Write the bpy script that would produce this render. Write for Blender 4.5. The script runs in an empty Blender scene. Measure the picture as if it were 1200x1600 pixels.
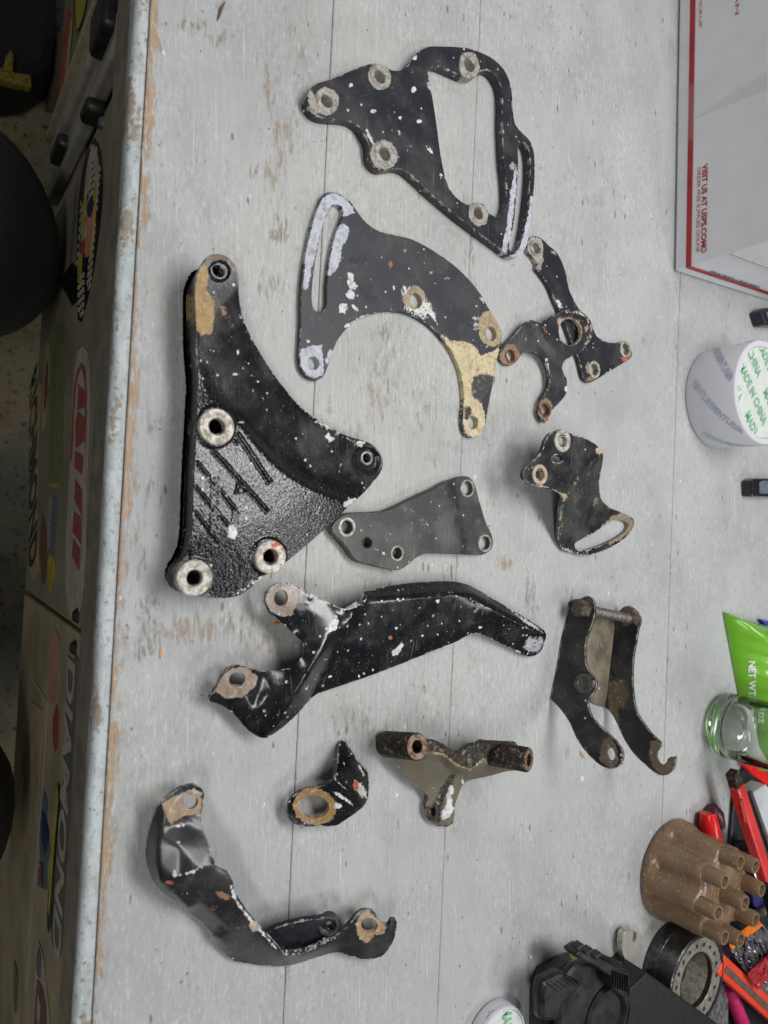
import bpy, bmesh, math, random
import numpy as np
from mathutils import Vector, Matrix
from mathutils.geometry import delaunay_2d_cdt
random.seed(7); rng = np.random.default_rng(7)
SC = bpy.context.scene
COL = SC.collection
R = math.radians

# ------------------------------------------------------------------ camera
H = 0.42                      # height of the lens over the bench top
F = 1110.0                    # focal length in photo pixels
PH = R(33.3)                  # tilt away from straight down
sP, cP = math.sin(PH), math.cos(PH)
cd = bpy.data.cameras.new('camera'); cam = bpy.data.objects.new('camera', cd); COL.objects.link(cam)
cam.matrix_world = Matrix(((0, -1, 0, 0), (cP, 0, -sP, 0), (sP, 0, cP, H), (0, 0, 0, 1)))
cd.sensor_fit = 'HORIZONTAL'; cd.sensor_width = 36; cd.lens = F/1200*36
cd.clip_start = 0.01; cd.clip_end = 60
cd.dof.use_dof = True; cd.dof.focus_distance = 0.53; cd.dof.aperture_fstop = 11
SC.camera = cam

# ------------------------------------------------------------------ light
w = bpy.data.worlds.new('World'); SC.world = w; w.use_nodes = True
bg = w.node_tree.nodes['Background']; bg.inputs[0].default_value = (0.80, 0.84, 0.86, 1); bg.inputs[1].default_value = 0.11
def area(name, loc, target, sx, sy, power, col):
    l = bpy.data.lights.new(name, 'AREA'); l.shape = 'RECTANGLE'; l.size = sx; l.size_y = sy
    l.energy = power; l.color = col
    o = bpy.data.objects.new(name, l); COL.objects.link(o); o.location = loc
    o.rotation_euler = (Vector(target)-Vector(loc)).to_track_quat('-Z', 'Y').to_euler()
    return o
area('tube_light_overhead', (-0.24, 0.58, 1.12), (-0.14, 0.30, 0), 0.85, 0.27, 10.8, (1.0, 0.99, 0.985))
area('tube_light_behind', (0.72, 1.12, 1.15), (0.1, 0.35, 0), 0.6, 0.14, 4.4, (0.95, 0.98, 1.0))
area('tube_light_front', (0.42, -0.62, 1.40), (0.1, 0.25, 0), 0.8, 0.2, 7.6, (1.0, 0.99, 0.97))
SC.view_settings.view_transform = 'Standard'; SC.view_settings.look = 'None'
SC.view_settings.exposure = 0; SC.view_settings.gamma = 1
SC.cycles.max_bounces = 8

# ------------------------------------------------------------------ pixel <-> world
def ray(px, py):
    u = (px-600)/F; v = (py-800)/F
    return Vector((v, sP+u*cP, -cP+u*sP))
def at(px, py, z=0.0):
    d = ray(px, py); t = (H-z)/(-d.z)
    return Vector((d.x*t, d.y*t, z))
def depth(px, z=0.0):
    return (H-z)/(cP-(px-600)/F*sP)
def proj(p):
    x, y, z = p[0], p[1], p[2]-H
    t = y*sP - z*cP
    return (600+F*(y*cP+z*sP)/t, 800+F*x/t)
def pos_t(px, py, t):
    d = ray(px, py); return Vector((d.x*t, d.y*t, H+d.z*t))
BA = math.atan2(1.82, 33)                  # the bench runs slightly off square
E1 = Vector((math.cos(BA), -math.sin(BA), 0)); E2 = Vector((math.sin(BA), math.cos(BA), 0))
def B(s, t, z): return E1*s + E2*t + Vector((0, 0, z))
def front(px, py, tp):                    # where a ray meets an upright plane parallel to the bench edge
    d = ray(px, py); k = tp/d.dot(E2); p = Vector((0, 0, H)) + d*k
    return p

# ------------------------------------------------------------------ objects
ORG = {}
def put(name, me, parent=None, origin=None):
    o = bpy.data.objects.new(name, me); COL.objects.link(o)
    if parent is not None:
        o.parent = parent; ORG[o] = ORG[parent].copy()
        off = ORG[parent]
        if me is not None: me.transform(Matrix.Translation(-off))
    else:
        if origin is None:
            co = np.zeros(len(me.vertices)*3); me.vertices.foreach_get('co', co); co = co.reshape(-1, 3)
            origin = Vector((co[:, 0].mean(), co[:, 1].mean(), co[:, 2].min()))
        origin = Vector(origin)
        if me is not None: me.transform(Matrix.Translation(-origin))
        o.location = origin; ORG[o] = origin.copy()
    return o
def tag(o, label=None, cat=None, group=None, kind=None):
    if label: o['label'] = label
    if cat: o['category'] = cat
    if group: o['group'] = group
    if kind: o['kind'] = kind
    return o
def thing(name, origin, label, cat, group=None):
    o = put(name, None, None, origin); o.empty_display_size = 0.02
    return tag(o, label, cat, group)
def mesh(name, V, Fc, mat, parent=None, ang=35, smooth=True, origin=None, bevel=0):
    me = bpy.data.meshes.new(name); me.from_pydata([tuple(v) for v in V], [], [tuple(f) for f in Fc])
    me.validate(); me.update()
    bm = bmesh.new(); bm.from_mesh(me); bmesh.ops.remove_doubles(bm, verts=bm.verts, dist=1e-6)
    bmesh.ops.recalc_face_normals(bm, faces=bm.faces)
    bm.to_mesh(me); bm.free()
    if smooth:
        me.polygons.foreach_set('use_smooth', [True]*len(me.polygons)); me.set_sharp_from_angle(angle=R(ang))
    me.materials.append(mat)
    o = put(name, me, parent, origin)
    if bevel:
        b = o.modifiers.new('bevel', 'BEVEL'); b.width = bevel; b.segments = 2; b.limit_method = 'ANGLE'; b.angle_limit = R(40)
    return o
class MB:
    def __init__(s): s.V = []; s.F = []
    def add(s, V, Fc):
        n = len(s.V); s.V += [Vector(v) for v in V]; s.F += [tuple(i+n for i in f) for f in Fc]; return s
    def hexa(s, p):                       # 8 points: bottom 4, top 4
        return s.add(p, [(3, 2, 1, 0), (4, 5, 6, 7), (0, 1, 5, 4), (1, 2, 6, 5), (2, 3, 7, 6), (3, 0, 4, 7)])
    def box(s, c, ax, ay, az, sx, sy, sz):
        c = Vector(c); ax = Vector(ax)*sx/2; ay = Vector(ay)*sy/2; az = Vector(az)*sz/2
        return s.hexa([c-ax-ay-az, c+ax-ay-az, c+ax+ay-az, c-ax+ay-az, c-ax-ay+az, c+ax-ay+az, c+ax+ay+az, c-ax+ay+az])
    def prism(s, poly, lo, hi):           # poly: list of Vector xy; vertical prism
        n = len(poly); V = [Vector((p[0], p[1], lo)) for p in poly]+[Vector((p[0], p[1], hi)) for p in poly]
        return s.add(V, [tuple(range(n-1, -1, -1)), tuple(range(n, 2*n))]+[(i, (i+1) % n, n+(i+1) % n, n+i) for i in range(n)])
    def lathe(s, prof, o, ax, n=40, mod=None):   # prof: (r, h) list; closed if first == last
        o = Vector(o); ax = Vector(ax).normalized(); a = ax.orthogonal().normalized(); b = ax.cross(a)
        V = []
        for r, h in prof:
            for k in range(n):
                th = 2*math.pi*k/n; rr = r if mod is None else mod(r, h, th)
                V.append(o+ax*h+(a*math.cos(th)+b*math.sin(th))*rr)
        Fc = []
        for i in range(len(prof)-1):
            for k in range(n): Fc.append((i*n+k, i*n+(k+1) % n, (i+1)*n+(k+1) % n, (i+1)*n+k))
        return s.add(V, Fc)
    def tube(s, pts, rad, n=12, cap=True):
        pts = [Vector(p) for p in pts]; m = len(pts); V = []; up = None
        for i, p in enumerate(pts):
            d = (pts[min(i+1, m-1)]-pts[max(i-1, 0)]).normalized()
            if up is None: up = d.orthogonal().normalized()
            up = (up-d*up.dot(d)).normalized(); b = d.cross(up)
            r = rad[i] if isinstance(rad, (list, tuple)) else rad
            for k in range(n):
                th = 2*math.pi*k/n; V.append(p+(up*math.cos(th)+b*math.sin(th))*r)
        Fc = [(i*n+k, i*n+(k+1) % n, (i+1)*n+(k+1) % n, (i+1)*n+k) for i in range(m-1) for k in range(n)]
        if cap: Fc += [tuple(range(n-1, -1, -1)), tuple(range((m-1)*n, m*n))]
        return s.add(V, Fc)
    def build(s, name, mat, parent=None, **k): return mesh(name, s.V, s.F, mat, parent, **k)

# ------------------------------------------------------------------ materials
def rgb(r, g, b):                          # sRGB 0-255 -> linear
    f = lambda c: (c/255/12.92) if c <= 10 else ((c/255+0.055)/1.055)**2.4
    return (f(r), f(g), f(b), 1)
class NT:
    def __init__(s, name):
        s.m = bpy.data.materials.new(name); s.m.use_nodes = True; s.t = s.m.node_tree
        s.bsdf = s.t.nodes['Principled BSDF']; s.co = None
    def n(s, typ, **kw):
        nd = s.t.nodes.new(typ)
        for k, v in kw.items():
            if k.startswith('_'): setattr(nd, k[1:], v)
        return nd
    def l(s, a, b): s.t.links.new(a, b)
    def coord(s):
        if s.co is None:
            s.co = s.n('ShaderNodeTexCoord').outputs['Object']
        return s.co
    def map(s, scale, rot=(0, 0, 0), loc=(0, 0, 0)):
        m = s.n('ShaderNodeMapping'); m.inputs['Scale'].default_value = scale; m.inputs['Rotation'].default_value = rot; m.inputs['Location'].default_value = loc
        s.l(s.coord(), m.inputs[0]); return m.outputs[0]
    def noise(s, scale, detail=3, vec=None, rough=0.55, out='Fac'):
        nd = s.n('ShaderNodeTexNoise'); nd.inputs['Scale'].default_value = scale; nd.inputs['Detail'].default_value = detail; nd.inputs['Roughness'].default_value = rough
        s.l(vec if vec is not None else s.coord(), nd.inputs['Vector']); return nd.outputs[out]
    def math(s, op, a, b=None, c=None, clamp=False):
        nd = s.n('ShaderNodeMath'); nd.operation = op; nd.use_clamp = clamp
        for i, x in enumerate((a, b, c)):
            if x is None: continue
            if isinstance(x, (int, float)): nd.inputs[i].default_value = x
            else: s.l(x, nd.inputs[i])
        return nd.outputs[0]
    def step(s, x, lo, hi, a=0.0, b=1.0):
        nd = s.n('ShaderNodeMapRange'); nd.interpolation_type = 'SMOOTHSTEP'
        nd.inputs[1].default_value = lo; nd.inputs[2].default_value = hi; nd.inputs[3].default_value = a; nd.inputs[4].default_value = b
        s.l(x, nd.inputs[0]); return nd.outputs[0]
    def mix(s, f, a, b):
        nd = s.n('ShaderNodeMix'); nd.data_type = 'RGBA'
        for i, x in ((0, f), (6, a), (7, b)):
            if isinstance(x, (int, float)): nd.inputs[i].default_value = x
            elif isinstance(x, tuple): nd.inputs[i].default_value = x
            else: s.l(x, nd.inputs[i])
        return nd.outputs[2]
    def attr(s, name):
        nd = s.n('ShaderNodeAttribute'); nd.attribute_name = name; return nd
    def bump(s, h, strength=0.3, dist=0.001, chain=None):
        nd = s.n('ShaderNodeBump'); nd.inputs['Strength'].default_value = strength; nd.inputs['Distance'].default_value = dist
        s.l(h, nd.inputs['Height'])
        if chain is not None: s.l(chain, nd.inputs['Normal'])
        return nd.outputs[0]
    def vor(s, scale, vec=None, rand=1.0, out='Distance'):
        nd = s.n('ShaderNodeTexVoronoi'); nd.inputs['Scale'].default_value = scale; nd.inputs['Randomness'].default_value = rand
        s.l(vec if vec is not None else s.coord(), nd.inputs['Vector']); return nd
    def set(s, **k):
        for a, v in k.items():
            i = s.bsdf.inputs[a.replace('_', ' ')]
            if isinstance(v, (int, float, tuple)): i.default_value = v
            else: s.l(v, i)
        return s
MATS = {}
def plain(name, col, rough=0.5, metal=0.0, var=0.12, scale=120, bump=0.1, bscale=None, **kw):
    if name in MATS: return MATS[name]
    t = NT(name); nz = t.noise(scale, 5)
    dark = tuple(c*(1-var*2) for c in col[:3])+(1,); lite = tuple(min(1, c*(1+var)) for c in col[:3])+(1,)
    t.set(Base_Color=t.mix(t.step(nz, 0.3, 0.7), dark, lite), Roughness=t.step(t.noise((bscale or scale)*1.7, 3), 0.3, 0.7, max(0.02, rough-0.08), min(1, rough+0.1)), Metallic=metal)
    if bump: t.set(Normal=t.bump(t.noise(bscale or scale*4, 3), bump, 0.0004))
    for k, v in kw.items(): t.set(**{k: v})
    MATS[name] = t.m; return t.m

def iron(name, base=rgb(38, 40, 46), rough=0.36, cast=0.0, dust=0.3, speck=0.05, chip=0.5, chipcol=rgb(175, 175, 178), dustcol=rgb(95, 92, 88), spec=0.5, coat=0.0):
    if name in MATS: return MATS[name]
    t = NT(name)
    big = t.noise(45, 4); fine = t.noise(900, 4, rough=0.7); mid = t.noise(260, 4, rough=0.65)
    c = t.mix(t.math('MULTIPLY', t.step(big, 0.40, 0.72), dust), base, dustcol)
    # fine dust specks over the paint; on the rough casting, painted-in glints
    v = t.vor(420); v2 = t.vor(300)
    sp = t.math('MULTIPLY', t.step(v.outputs['Distance'], 0.16, 0.08), t.step(t.math('ADD', t.n_rand(v), t.math('MULTIPLY', mid, 0.3)) if False else mid, 0.60-speck, 0.66-speck))
    c = t.mix(t.math('MULTIPLY', sp, 0.55), c, rgb(170, 168, 164))
    sc = t.n('ShaderNodeSeparateColor'); t.l(v2.outputs['Color'], sc.inputs[0])
    sp2 = t.math('MULTIPLY', t.step(t.math('ADD', t.math('ADD', v2.outputs['Distance'], t.math('MULTIPLY', sc.outputs[1], 0.22)), t.math('MULTIPLY', t.noise(1500, 2), 0.7)), 0.66, 0.58), t.math('GREATER_THAN', sc.outputs[0], 1.0-speck))
    c = t.mix(sp2, c, rgb(205, 205, 205))
    # chips along the edges
    e = t.attr('edge').outputs['Fac']
    nz = t.noise(170, 5, rough=0.7)
    ch = t.step(t.math('ADD', t.math('MULTIPLY', e, 0.42*chip), t.math('MULTIPLY', nz, 0.9)), 0.66, 0.70)
    ch = t.math('MULTIPLY', ch, t.step(e, 0.3, 0.6))
    c = t.mix(ch, c, t.mix(t.step(mid, 0.4, 0.6), chipcol, rgb(120, 112, 102)))
    # worn patches with a shape of their own, plus a few painted highlights
    a = t.attr('wear'); al = a.outputs['Alpha']
    wz = t.math('ADD', t.math('MULTIPLY', t.noise(420, 6, rough=0.75), 0.8), t.math('MULTIPLY', t.noise(110, 3), 0.4))
    wf = t.step(t.math('ADD', al, t.math('MULTIPLY', t.math('SUBTRACT', wz, 0.60), 1.9)), 0.465, 0.535)
    wf = t.math('MULTIPLY', wf, t.step(t.noise(620, 5, rough=0.75), 0.60, 0.67, 1.0, 0.25))
    wc = t.mix(t.step(t.noise(330, 5, rough=0.7), 0.42, 0.66), a.outputs['Color'], t.mix(0.38, a.outputs['Color'], rgb(96, 74, 52)))
    wc = t.mix(t.math('MULTIPLY', t.step(t.noise(150, 5, rough=0.7), 0.52, 0.68), 0.55), wc, rgb(112, 84, 58))
    wc = t.mix(t.math('MULTIPLY', t.step(t.noise(240, 5, rough=0.7), 0.45, 0.32), 0.45), wc, rgb(222, 216, 204))
    c = t.mix(wf, c, wc)
    scr = None
    for i, (an, th) in enumerate(((25, .74), (-50, .745), (80, .745))):
        nz_ = t.noise(1.0, 1, t.map((30, 1500, 200), (0, 0, R(an)), (i*3.3, i, 0)), rough=0.4)
        q_ = t.math('MULTIPLY', t.step(nz_, th-0.02, th+0.02), t.step(t.noise(30+5*i, 2), 0.48, 0.6))
        scr = q_ if scr is None else t.math('MAXIMUM', scr, q_)
    c = t.mix(t.math('MULTIPLY', scr, 0.45), c, rgb(150, 150, 152))
    smd = t.noise(90, 6, rough=0.75)
    c = t.mix(t.math('MULTIPLY', t.step(smd, 0.55, 0.72), 0.16+0.3*dust), c, dustcol)
    anyw = t.math('MAXIMUM', wf, ch)
    t.set(Base_Color=c, Specular_IOR_Level=spec, Coat_Weight=coat, Coat_Roughness=0.12)
    rg = t.math('ADD', t.math('MULTIPLY', t.math('ADD', big, smd), 0.22), rough-0.20)
    rg = t.math('ADD', rg, t.math('MULTIPLY', anyw, 0.25), clamp=True)
    t.set(Roughness=rg)
    nrm = t.bump(fine, 0.10, 0.0003)
    if cast: nrm = t.bump(t.noise(520, 3, rough=0.55), cast, 0.0004, nrm)
    nrm = t.bump(t.math('MULTIPLY', anyw, -1.0), 0.22, 0.0002, nrm)
    t.set(Normal=nrm, Coat_Normal=nrm); MATS[name] = t.m
    return t.m
NT.n_rand = lambda s, v: v.outputs['Distance']

def worn_metal(name, a, b, rough=0.45, metal=0.6, c3=None):
    if name in MATS: return MATS[name]
    t = NT(name); n1 = t.noise(260, 5, rough=0.7); n2 = t.noise(120, 4)
    c = t.mix(t.step(n1, 0.42, 0.60), a, b)
    if c3: c = t.mix(t.step(n2, 0.54, 0.58), c, c3)
    t.set(Base_Color=c, Roughness=t.step(n1, 0.3, 0.7, rough-0.1, rough+0.2), Metallic=metal, Normal=t.bump(t.noise(700, 4), 0.25, 0.0004))
    MATS[name] = t.m; return t.m

IRON_SATIN = iron('black_satin_paint', rgb(38, 40, 47), 0.36, dust=0.3, speck=0.09, chip=0.55, spec=0.38)
IRON_FLAT = iron('black_flat_paint', rgb(54, 56, 62), 0.44, dust=0.3, speck=0.08, chip=0.5, spec=0.35)
IRON_GLOSS = iron('black_gloss_paint', rgb(15, 16, 20), 0.17, dust=0.10, speck=0.16, chip=0.55, coat=0.3)
IRON_SMOOTH = iron('black_cast_smooth', rgb(19, 19, 22), 0.26, cast=0.15, dust=0.2, speck=0.12, chip=0.5, coat=0.05, spec=0.35)
IRON_CAST = iron('black_cast_rough', rgb(16, 17, 20), 0.14, cast=1.0, dust=0.05, speck=0.13, chip=0.4, coat=0.35)  # pale specks here paint the sparkle of the rough face into the colour
IRON_TUBE = iron('grimy_black_iron', rgb(48, 46, 44), 0.45, cast=0.3, dust=0.45, speck=0.03, chip=0.5, dustcol=rgb(96, 86, 70))
IRON_GREY = iron('dusty_grey_paint', rgb(44, 45, 48), 0.46, cast=0.35, dust=0.75, speck=0.12, chip=0.25, chipcol=rgb(120, 118, 115))
IRON_OLIVE = iron('grimy_olive_iron', rgb(104, 98, 84), 0.55, cast=0.35, dust=0.5, speck=0.03, chip=0.5, dustcol=rgb(122, 112, 92), chipcol=rgb(190, 178, 150))
RIM = worn_metal('bare_rim', rgb(184, 182, 176), rgb(136, 130, 120), 0.42, 0.2)
RIMW = worn_metal('pale_rim', rgb(196, 193, 184), rgb(150, 140, 124), 0.5, 0.15)
RIMR = worn_metal('pale_rim_red', rgb(205, 200, 190), rgb(165, 158, 146), 0.5, 0.12, rgb(176, 84, 62))
RIMB = worn_metal('brown_rim', rgb(140, 116, 96), rgb(92, 70, 54), 0.55, 0.2)
RUST = worn_metal('rusty_rim', rgb(134, 92, 66), rgb(96, 62, 44), 0.65, 0.1)
STEEL = worn_metal('steel', rgb(150, 152, 156), rgb(110, 110, 112), 0.3, 0.85)
DARKHOLE = plain('dark_bore', rgb(36, 32, 30), 0.6)

# ------------------------------------------------------------------ traced sheets
def zt(pts, x0, y0, s):
    return [(x0+p[0]/s, y0+p[1]/s)+tuple(p[2:]) for p in pts]
def circ(px, py, rpx, z=0.0, n=36):
    """pixel outline of a level circle whose long radius is rpx pixels"""
    c = at(px, py, z); r = rpx*depth(px, z)/F
    return [proj((c.x+r*math.cos(2*math.pi*k/n), c.y+r*math.sin(2*math.pi*k/n), z)) for k in range(n)]
def ell(px, py, rx, ry, rot=0, n=32):
    c, s = math.cos(R(rot)), math.sin(R(rot))
    return [(px+rx*math.cos(a)*c-ry*math.sin(a)*s, py+rx*math.cos(a)*s+ry*math.sin(a)*c) for a in [2*math.pi*k/n for k in range(n)]]
def catmull(P, sp=2.6, closed=True):
    P = [np.array(p, float) for p in P]; n = len(P); out = []
    rngi = range(n) if closed else range(n-1)
    for i in rngi:
        p0, p1, p2, p3 = P[(i-1) % n], P[i], P[(i+1) % n], P[(i+2) % n]
        if not closed:
            if i == 0: p0 = p1
            if i == n-2: p3 = p2
        L = np.hypot(*(p2-p1)[:2]); k = max(1, int(math.ceil(L/sp)))
        def tan(a, b, c):
            l1 = np.hypot(*(b-a)[:2])+1e-6; l2 = np.hypot(*(c-b)[:2])+1e-6
            m = (c-a)/(l1+l2)*L
            ca = np.dot((b-a)[:2], (c-b)[:2])/(l1*l2)
            return m*max(0.0, min(1.0, (ca+0.35)/0.9)) if ca < 0.55 else m
        m1 = tan(p0, p1, p2); m2 = tan(p1, p2, p3)
        for j in range(k):
            t = j/k; h = (2*t**3-3*t**2+1, t**3-2*t**2+t, -2*t**3+3*t**2, t**3-t**2)
            out.append(p1*h[0]+m1*h[1]+p2*h[2]+m2*h[3])
    if not closed: out.append(P[-1])
    return out
def inside(P, poly):
    P = np.asarray(P, float); poly = np.asarray(poly, float); x, y = P[:, 0], P[:, 1]; r = np.zeros(len(P), bool)
    a = poly; b = np.roll(poly, -1, 0)
    for (x1, y1), (x2, y2) in zip(a[:, :2], b[:, :2]):
        if y1 == y2: continue
        c = ((y1 > y) != (y2 > y)) & (x < (x2-x1)*(y-y1)/(y2-y1)+x1); r ^= c
    return r
def pdist(P, poly, closed=True):
    P = np.asarray(P, float)[:, :2]; poly = np.asarray([p[:2] for p in poly], float); d = np.full(len(P), 1e9)
    m = len(poly) if closed else len(poly)-1
    for i in range(m):
        a = poly[i]; b = poly[(i+1) % len(poly)]; ab = b-a; L = ab.dot(ab)+1e-9
        t = np.clip(((P-a)@ab)/L, 0, 1); q = a+t[:, None]*ab
        d = np.minimum(d, np.hypot(*(P-q).T))
    return d
def wear_values(P, wear, feather=7.0):
    col = np.zeros((len(P), 4)); col[:, :3] = 0.5
    for wdef in wear:
        poly, c = wdef[0], wdef[1]; f = (wdef[2] if len(wdef) > 2 else feather)*1.5; amp = wdef[3] if len(wdef) > 3 else 1.0
        d = pdist(P, poly); s = np.where(inside(P, poly), d, -d)
        a = np.clip(0.5+s/f, 0, 1)*amp
        m = a > col[:, 3]-0.25*(a > 0.5)
        m &= a > 0.02
        newer = m & ((a >= col[:, 3]) | (a > 0.5))
        col[newer, 3] = np.maximum(a[newer], 0); col[newer, :3] = c[:3]
        # let the colour reach past the patch so its ragged rim has it too
        near = (col[:, 3] <= 0.02) & (s > -30); col[near, :3] = c[:3]
    return col
def set_attrs(me, P, wear, edged):
    ca = me.color_attributes.new('wear', 'FLOAT_COLOR', 'POINT')
    col = wear_values(P, wear) if wear else np.tile([0.5, 0.5, 0.5, 0.0], (len(P), 1))
    ca.data.foreach_set('color', col.astype(np.float32).ravel())
    e = me.attributes.new('edge', 'FLOAT', 'POINT'); e.data.foreach_set('value', edged.astype(np.float32))
def sheet(name, parent, out, holes=(), creases=(), pts=(), th=0.003, z=0.003, bottom=None, sp=2.7, rnd=3, mat=None, wear=(), origin=None, ang=38, bevel=0.0005, zadd=None, edge_w=2.2, inset=0.0):
    """thick piece whose upper face was traced; every vertex has its own height over the bench (z)"""
    z3 = lambda p: (p[0], p[1], p[2] if len(p) > 2 else z)
    o3 = catmull([z3(p) for p in out], sp)
    w3 = lambda p: 1.0/depth(p[0], p[2])
    cr = [catmull([z3(p) for p in c], sp, False) for c in creases]
    base = list(o3)+[p for c in cr for p in c]+[np.array(z3(p)) for p in pts]
    segs = [(i, (i+1) % len(o3)) for i in range(len(o3))]; k = len(o3)
    for c in cr:
        segs += [(k+i, k+i+1) for i in range(len(c)-1)]; k += len(c)
    r = delaunay_2d_cdt([Vector((p[0], p[1])) for p in base], segs, [], 0, 1e-4)
    CV = np.array([tuple(v) for v in r[0]]); orig = r[3]
    W = np.array([w3(base[ids[0]]) if ids else np.nan for ids in orig])
    bad = np.isnan(W)
    if bad.any():
        good = CV[~bad]; gw = W[~bad]
        for i in np.where(bad)[0]: W[i] = gw[np.argmin(np.hypot(*(good-CV[i]).T))]
    CT = np.array([f for f in r[2]])
    opoly = np.array([p[:2] for p in o3])
    cen = CV[CT].mean(1); CT = CT[inside(cen, opoly)]
    # fine mesh
    hp = [[tuple(q[:2]) for q in (catmull([(p[0], p[1]) for p in h], sp) if len(h) < 30 else h)] for h in holes]
    vs = [tuple(p[:2]) for p in o3]; sg = [(i, (i+1) % len(o3)) for i in range(len(o3))]
    for h in hp:
        n0 = len(vs); vs += h; sg += [(n0+i, n0+(i+1) % len(h)) for i in range(len(h))]
    for c in cr:
        n0 = len(vs); vs += [tuple(p[:2]) for p in c]; sg += [(n0+i, n0+i+1) for i in range(len(c)-1)]
    mn = opoly.min(0); mx = opoly.max(0)
    gx, gy = np.meshgrid(np.arange(mn[0], mx[0], sp), np.arange(mn[1], mx[1], sp*0.87))
    gx = gx + (np.arange(gx.shape[0]) % 2)[:, None]*sp/2
    G = np.stack([gx.ravel(), gy.ravel()], 1); ok = inside(G, opoly) & (pdist(G, opoly) > sp*0.55)
    for h in hp: ok &= ~inside(G, h) & (pdist(G, h) > sp*0.55)
    for c in cr: ok &= pdist(G, c, False) > sp*0.5
    vs += [tuple(g) for g in G[ok]]
    r = delaunay_2d_cdt([Vector(v) for v in vs], sg, [], 0, 1e-4)
    P = np.array([tuple(v) for v in r[0]]); T = np.array([f for f in r[2]])
    cen = P[T].mean(1); keep = inside(cen, opoly)
    for h in hp: keep &= ~inside(cen, h)
    T = T[keep]
    used = np.unique(T); remap = -np.ones(len(P), int); remap[used] = np.arange(len(used)); P = P[used]; T = remap[T]
    # inverse depth, linear over each coarse triangle = flat faces in space
    Wf = np.full(len(P), np.nan); best = np.full(len(P), -1e9)
    for tr in CT:
        a, b, c = CV[tr]; det = (b[0]-a[0])*(c[1]-a[1])-(c[0]-a[0])*(b[1]-a[1])
        if abs(det) < 1e-9: continue
        l1 = ((P[:, 0]-a[0])*(c[1]-a[1])-(c[0]-a[0])*(P[:, 1]-a[1]))/det
        l2 = ((b[0]-a[0])*(P[:, 1]-a[1])-(P[:, 0]-a[0])*(b[1]-a[1]))/det
        m = np.minimum(np.minimum(l1, l2), 1-l1-l2)
        up = m > np.minimum(best, 0)-1e-12
        up &= m > best
        up &= best < -1e-6
        l1c = np.clip(l1, 0, 1); l2c = np.clip(l2, 0, 1)
        val = W[tr[0]]+l1c*(W[tr[1]]-W[tr[0]])+l2c*(W[tr[2]]-W[tr[0]])
        Wf[up] = val[up]; best[up] = m[up]
    # neighbours
    E = np.concatenate([T[:, [0, 1]], T[:, [1, 2]], T[:, [2, 0]]]); Es = np.sort(E, 1)
    ue, inv, cnt = np.unique(Es, axis=0, return_inverse=True, return_counts=True); inv = inv.ravel()
    be = E[cnt[inv] == 1]; bset = np.zeros(len(P), bool); bset[be.ravel()] = True
    for _ in range(rnd):
        acc = np.zeros(len(P)); nn = np.zeros(len(P))
        inner = ue
        for a, b in ((0, 1), (1, 0)):
            m = ~bset[inner[:, a]] | (bset[inner[:, a]] & bset[inner[:, b]])
            np.add.at(acc, inner[m, a], Wf[inner[m, b]]); np.add.at(nn, inner[m, a], 1)
        Wf = 0.4*Wf+0.6*acc/np.maximum(nn, 1)
    D = np.stack([(P[:, 1]-800)/F, sP+(P[:, 0]-600)/F*cP, -cP+(P[:, 0]-600)/F*sP], 1)
    X = D/Wf[:, None]; X[:, 2] += H
    if zadd is not None:
        dz = zadd(P); X[:, 2] += dz
    fn = np.cross(X[T[:, 1]]-X[T[:, 0]], X[T[:, 2]]-X[T[:, 0]])
    if fn[:, 2].sum() < 0:
        T = T[:, ::-1]; be = be[:, ::-1]; fn = -fn
    vn = np.zeros_like(X)
    for j in range(3): np.add.at(vn, T[:, j], fn)
    vn /= np.linalg.norm(vn, axis=1)[:, None]+1e-12
    if bottom is None: Y = X-vn*th
    else: Y = X.copy(); Y[:, 2] = np.minimum(bottom, X[:, 2]-0.0008)
    if inset:
        be_n = np.zeros((len(X), 2))                # horizontal inward direction along the rim
        c2 = X[:, :2].mean(0)
        dd = pdist(P, opoly); hold = np.clip(1-dd/3, 0, 1)
        for a_, b_ in be:
            t_ = X[b_, :2]-X[a_, :2]; nn_ = np.array([-t_[1], t_[0]]); be_n[a_] += nn_; be_n[b_] += nn_
        L_ = np.linalg.norm(be_n, axis=1)[:, None]+1e-12; be_n = be_n/L_*(L_ > 1e-10)
        Y[:, :2] += be_n*inset*hold[:, None]
    n = len(X); bi = np.unique(be)
    V = np.concatenate([X, Y]); Fc = [tuple(t) for t in T]+[(t[2]+n, t[1]+n, t[0]+n) for t in T]+[(b, a, a+n, b+n) for a, b in be]
    # follow winding: boundary edges run a->b in the upper faces
    me = bpy.data.meshes.new(name); me.from_pydata(V.tolist(), [], [tuple(int(i) for i in f) for f in Fc]); me.update()
    ed = pdist(P, opoly)
    for h in hp: ed = np.minimum(ed, pdist(P, h))
    edg = np.exp(-ed/edge_w)
    set_attrs(me, np.concatenate([P, P]), wear, np.concatenate([edg, edg*0.0]))
    me.polygons.foreach_set('use_smooth', [True]*len(me.polygons)); me.set_sharp_from_angle(angle=R(ang))
    me.materials.append(mat)
    o = put(name, me, parent, origin)
    if bevel:
        b = o.modifiers.new('bevel', 'BEVEL'); b.width = bevel; b.segments = 2; b.limit_method = 'ANGLE'; b.angle_limit = R(50)
    return o
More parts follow.
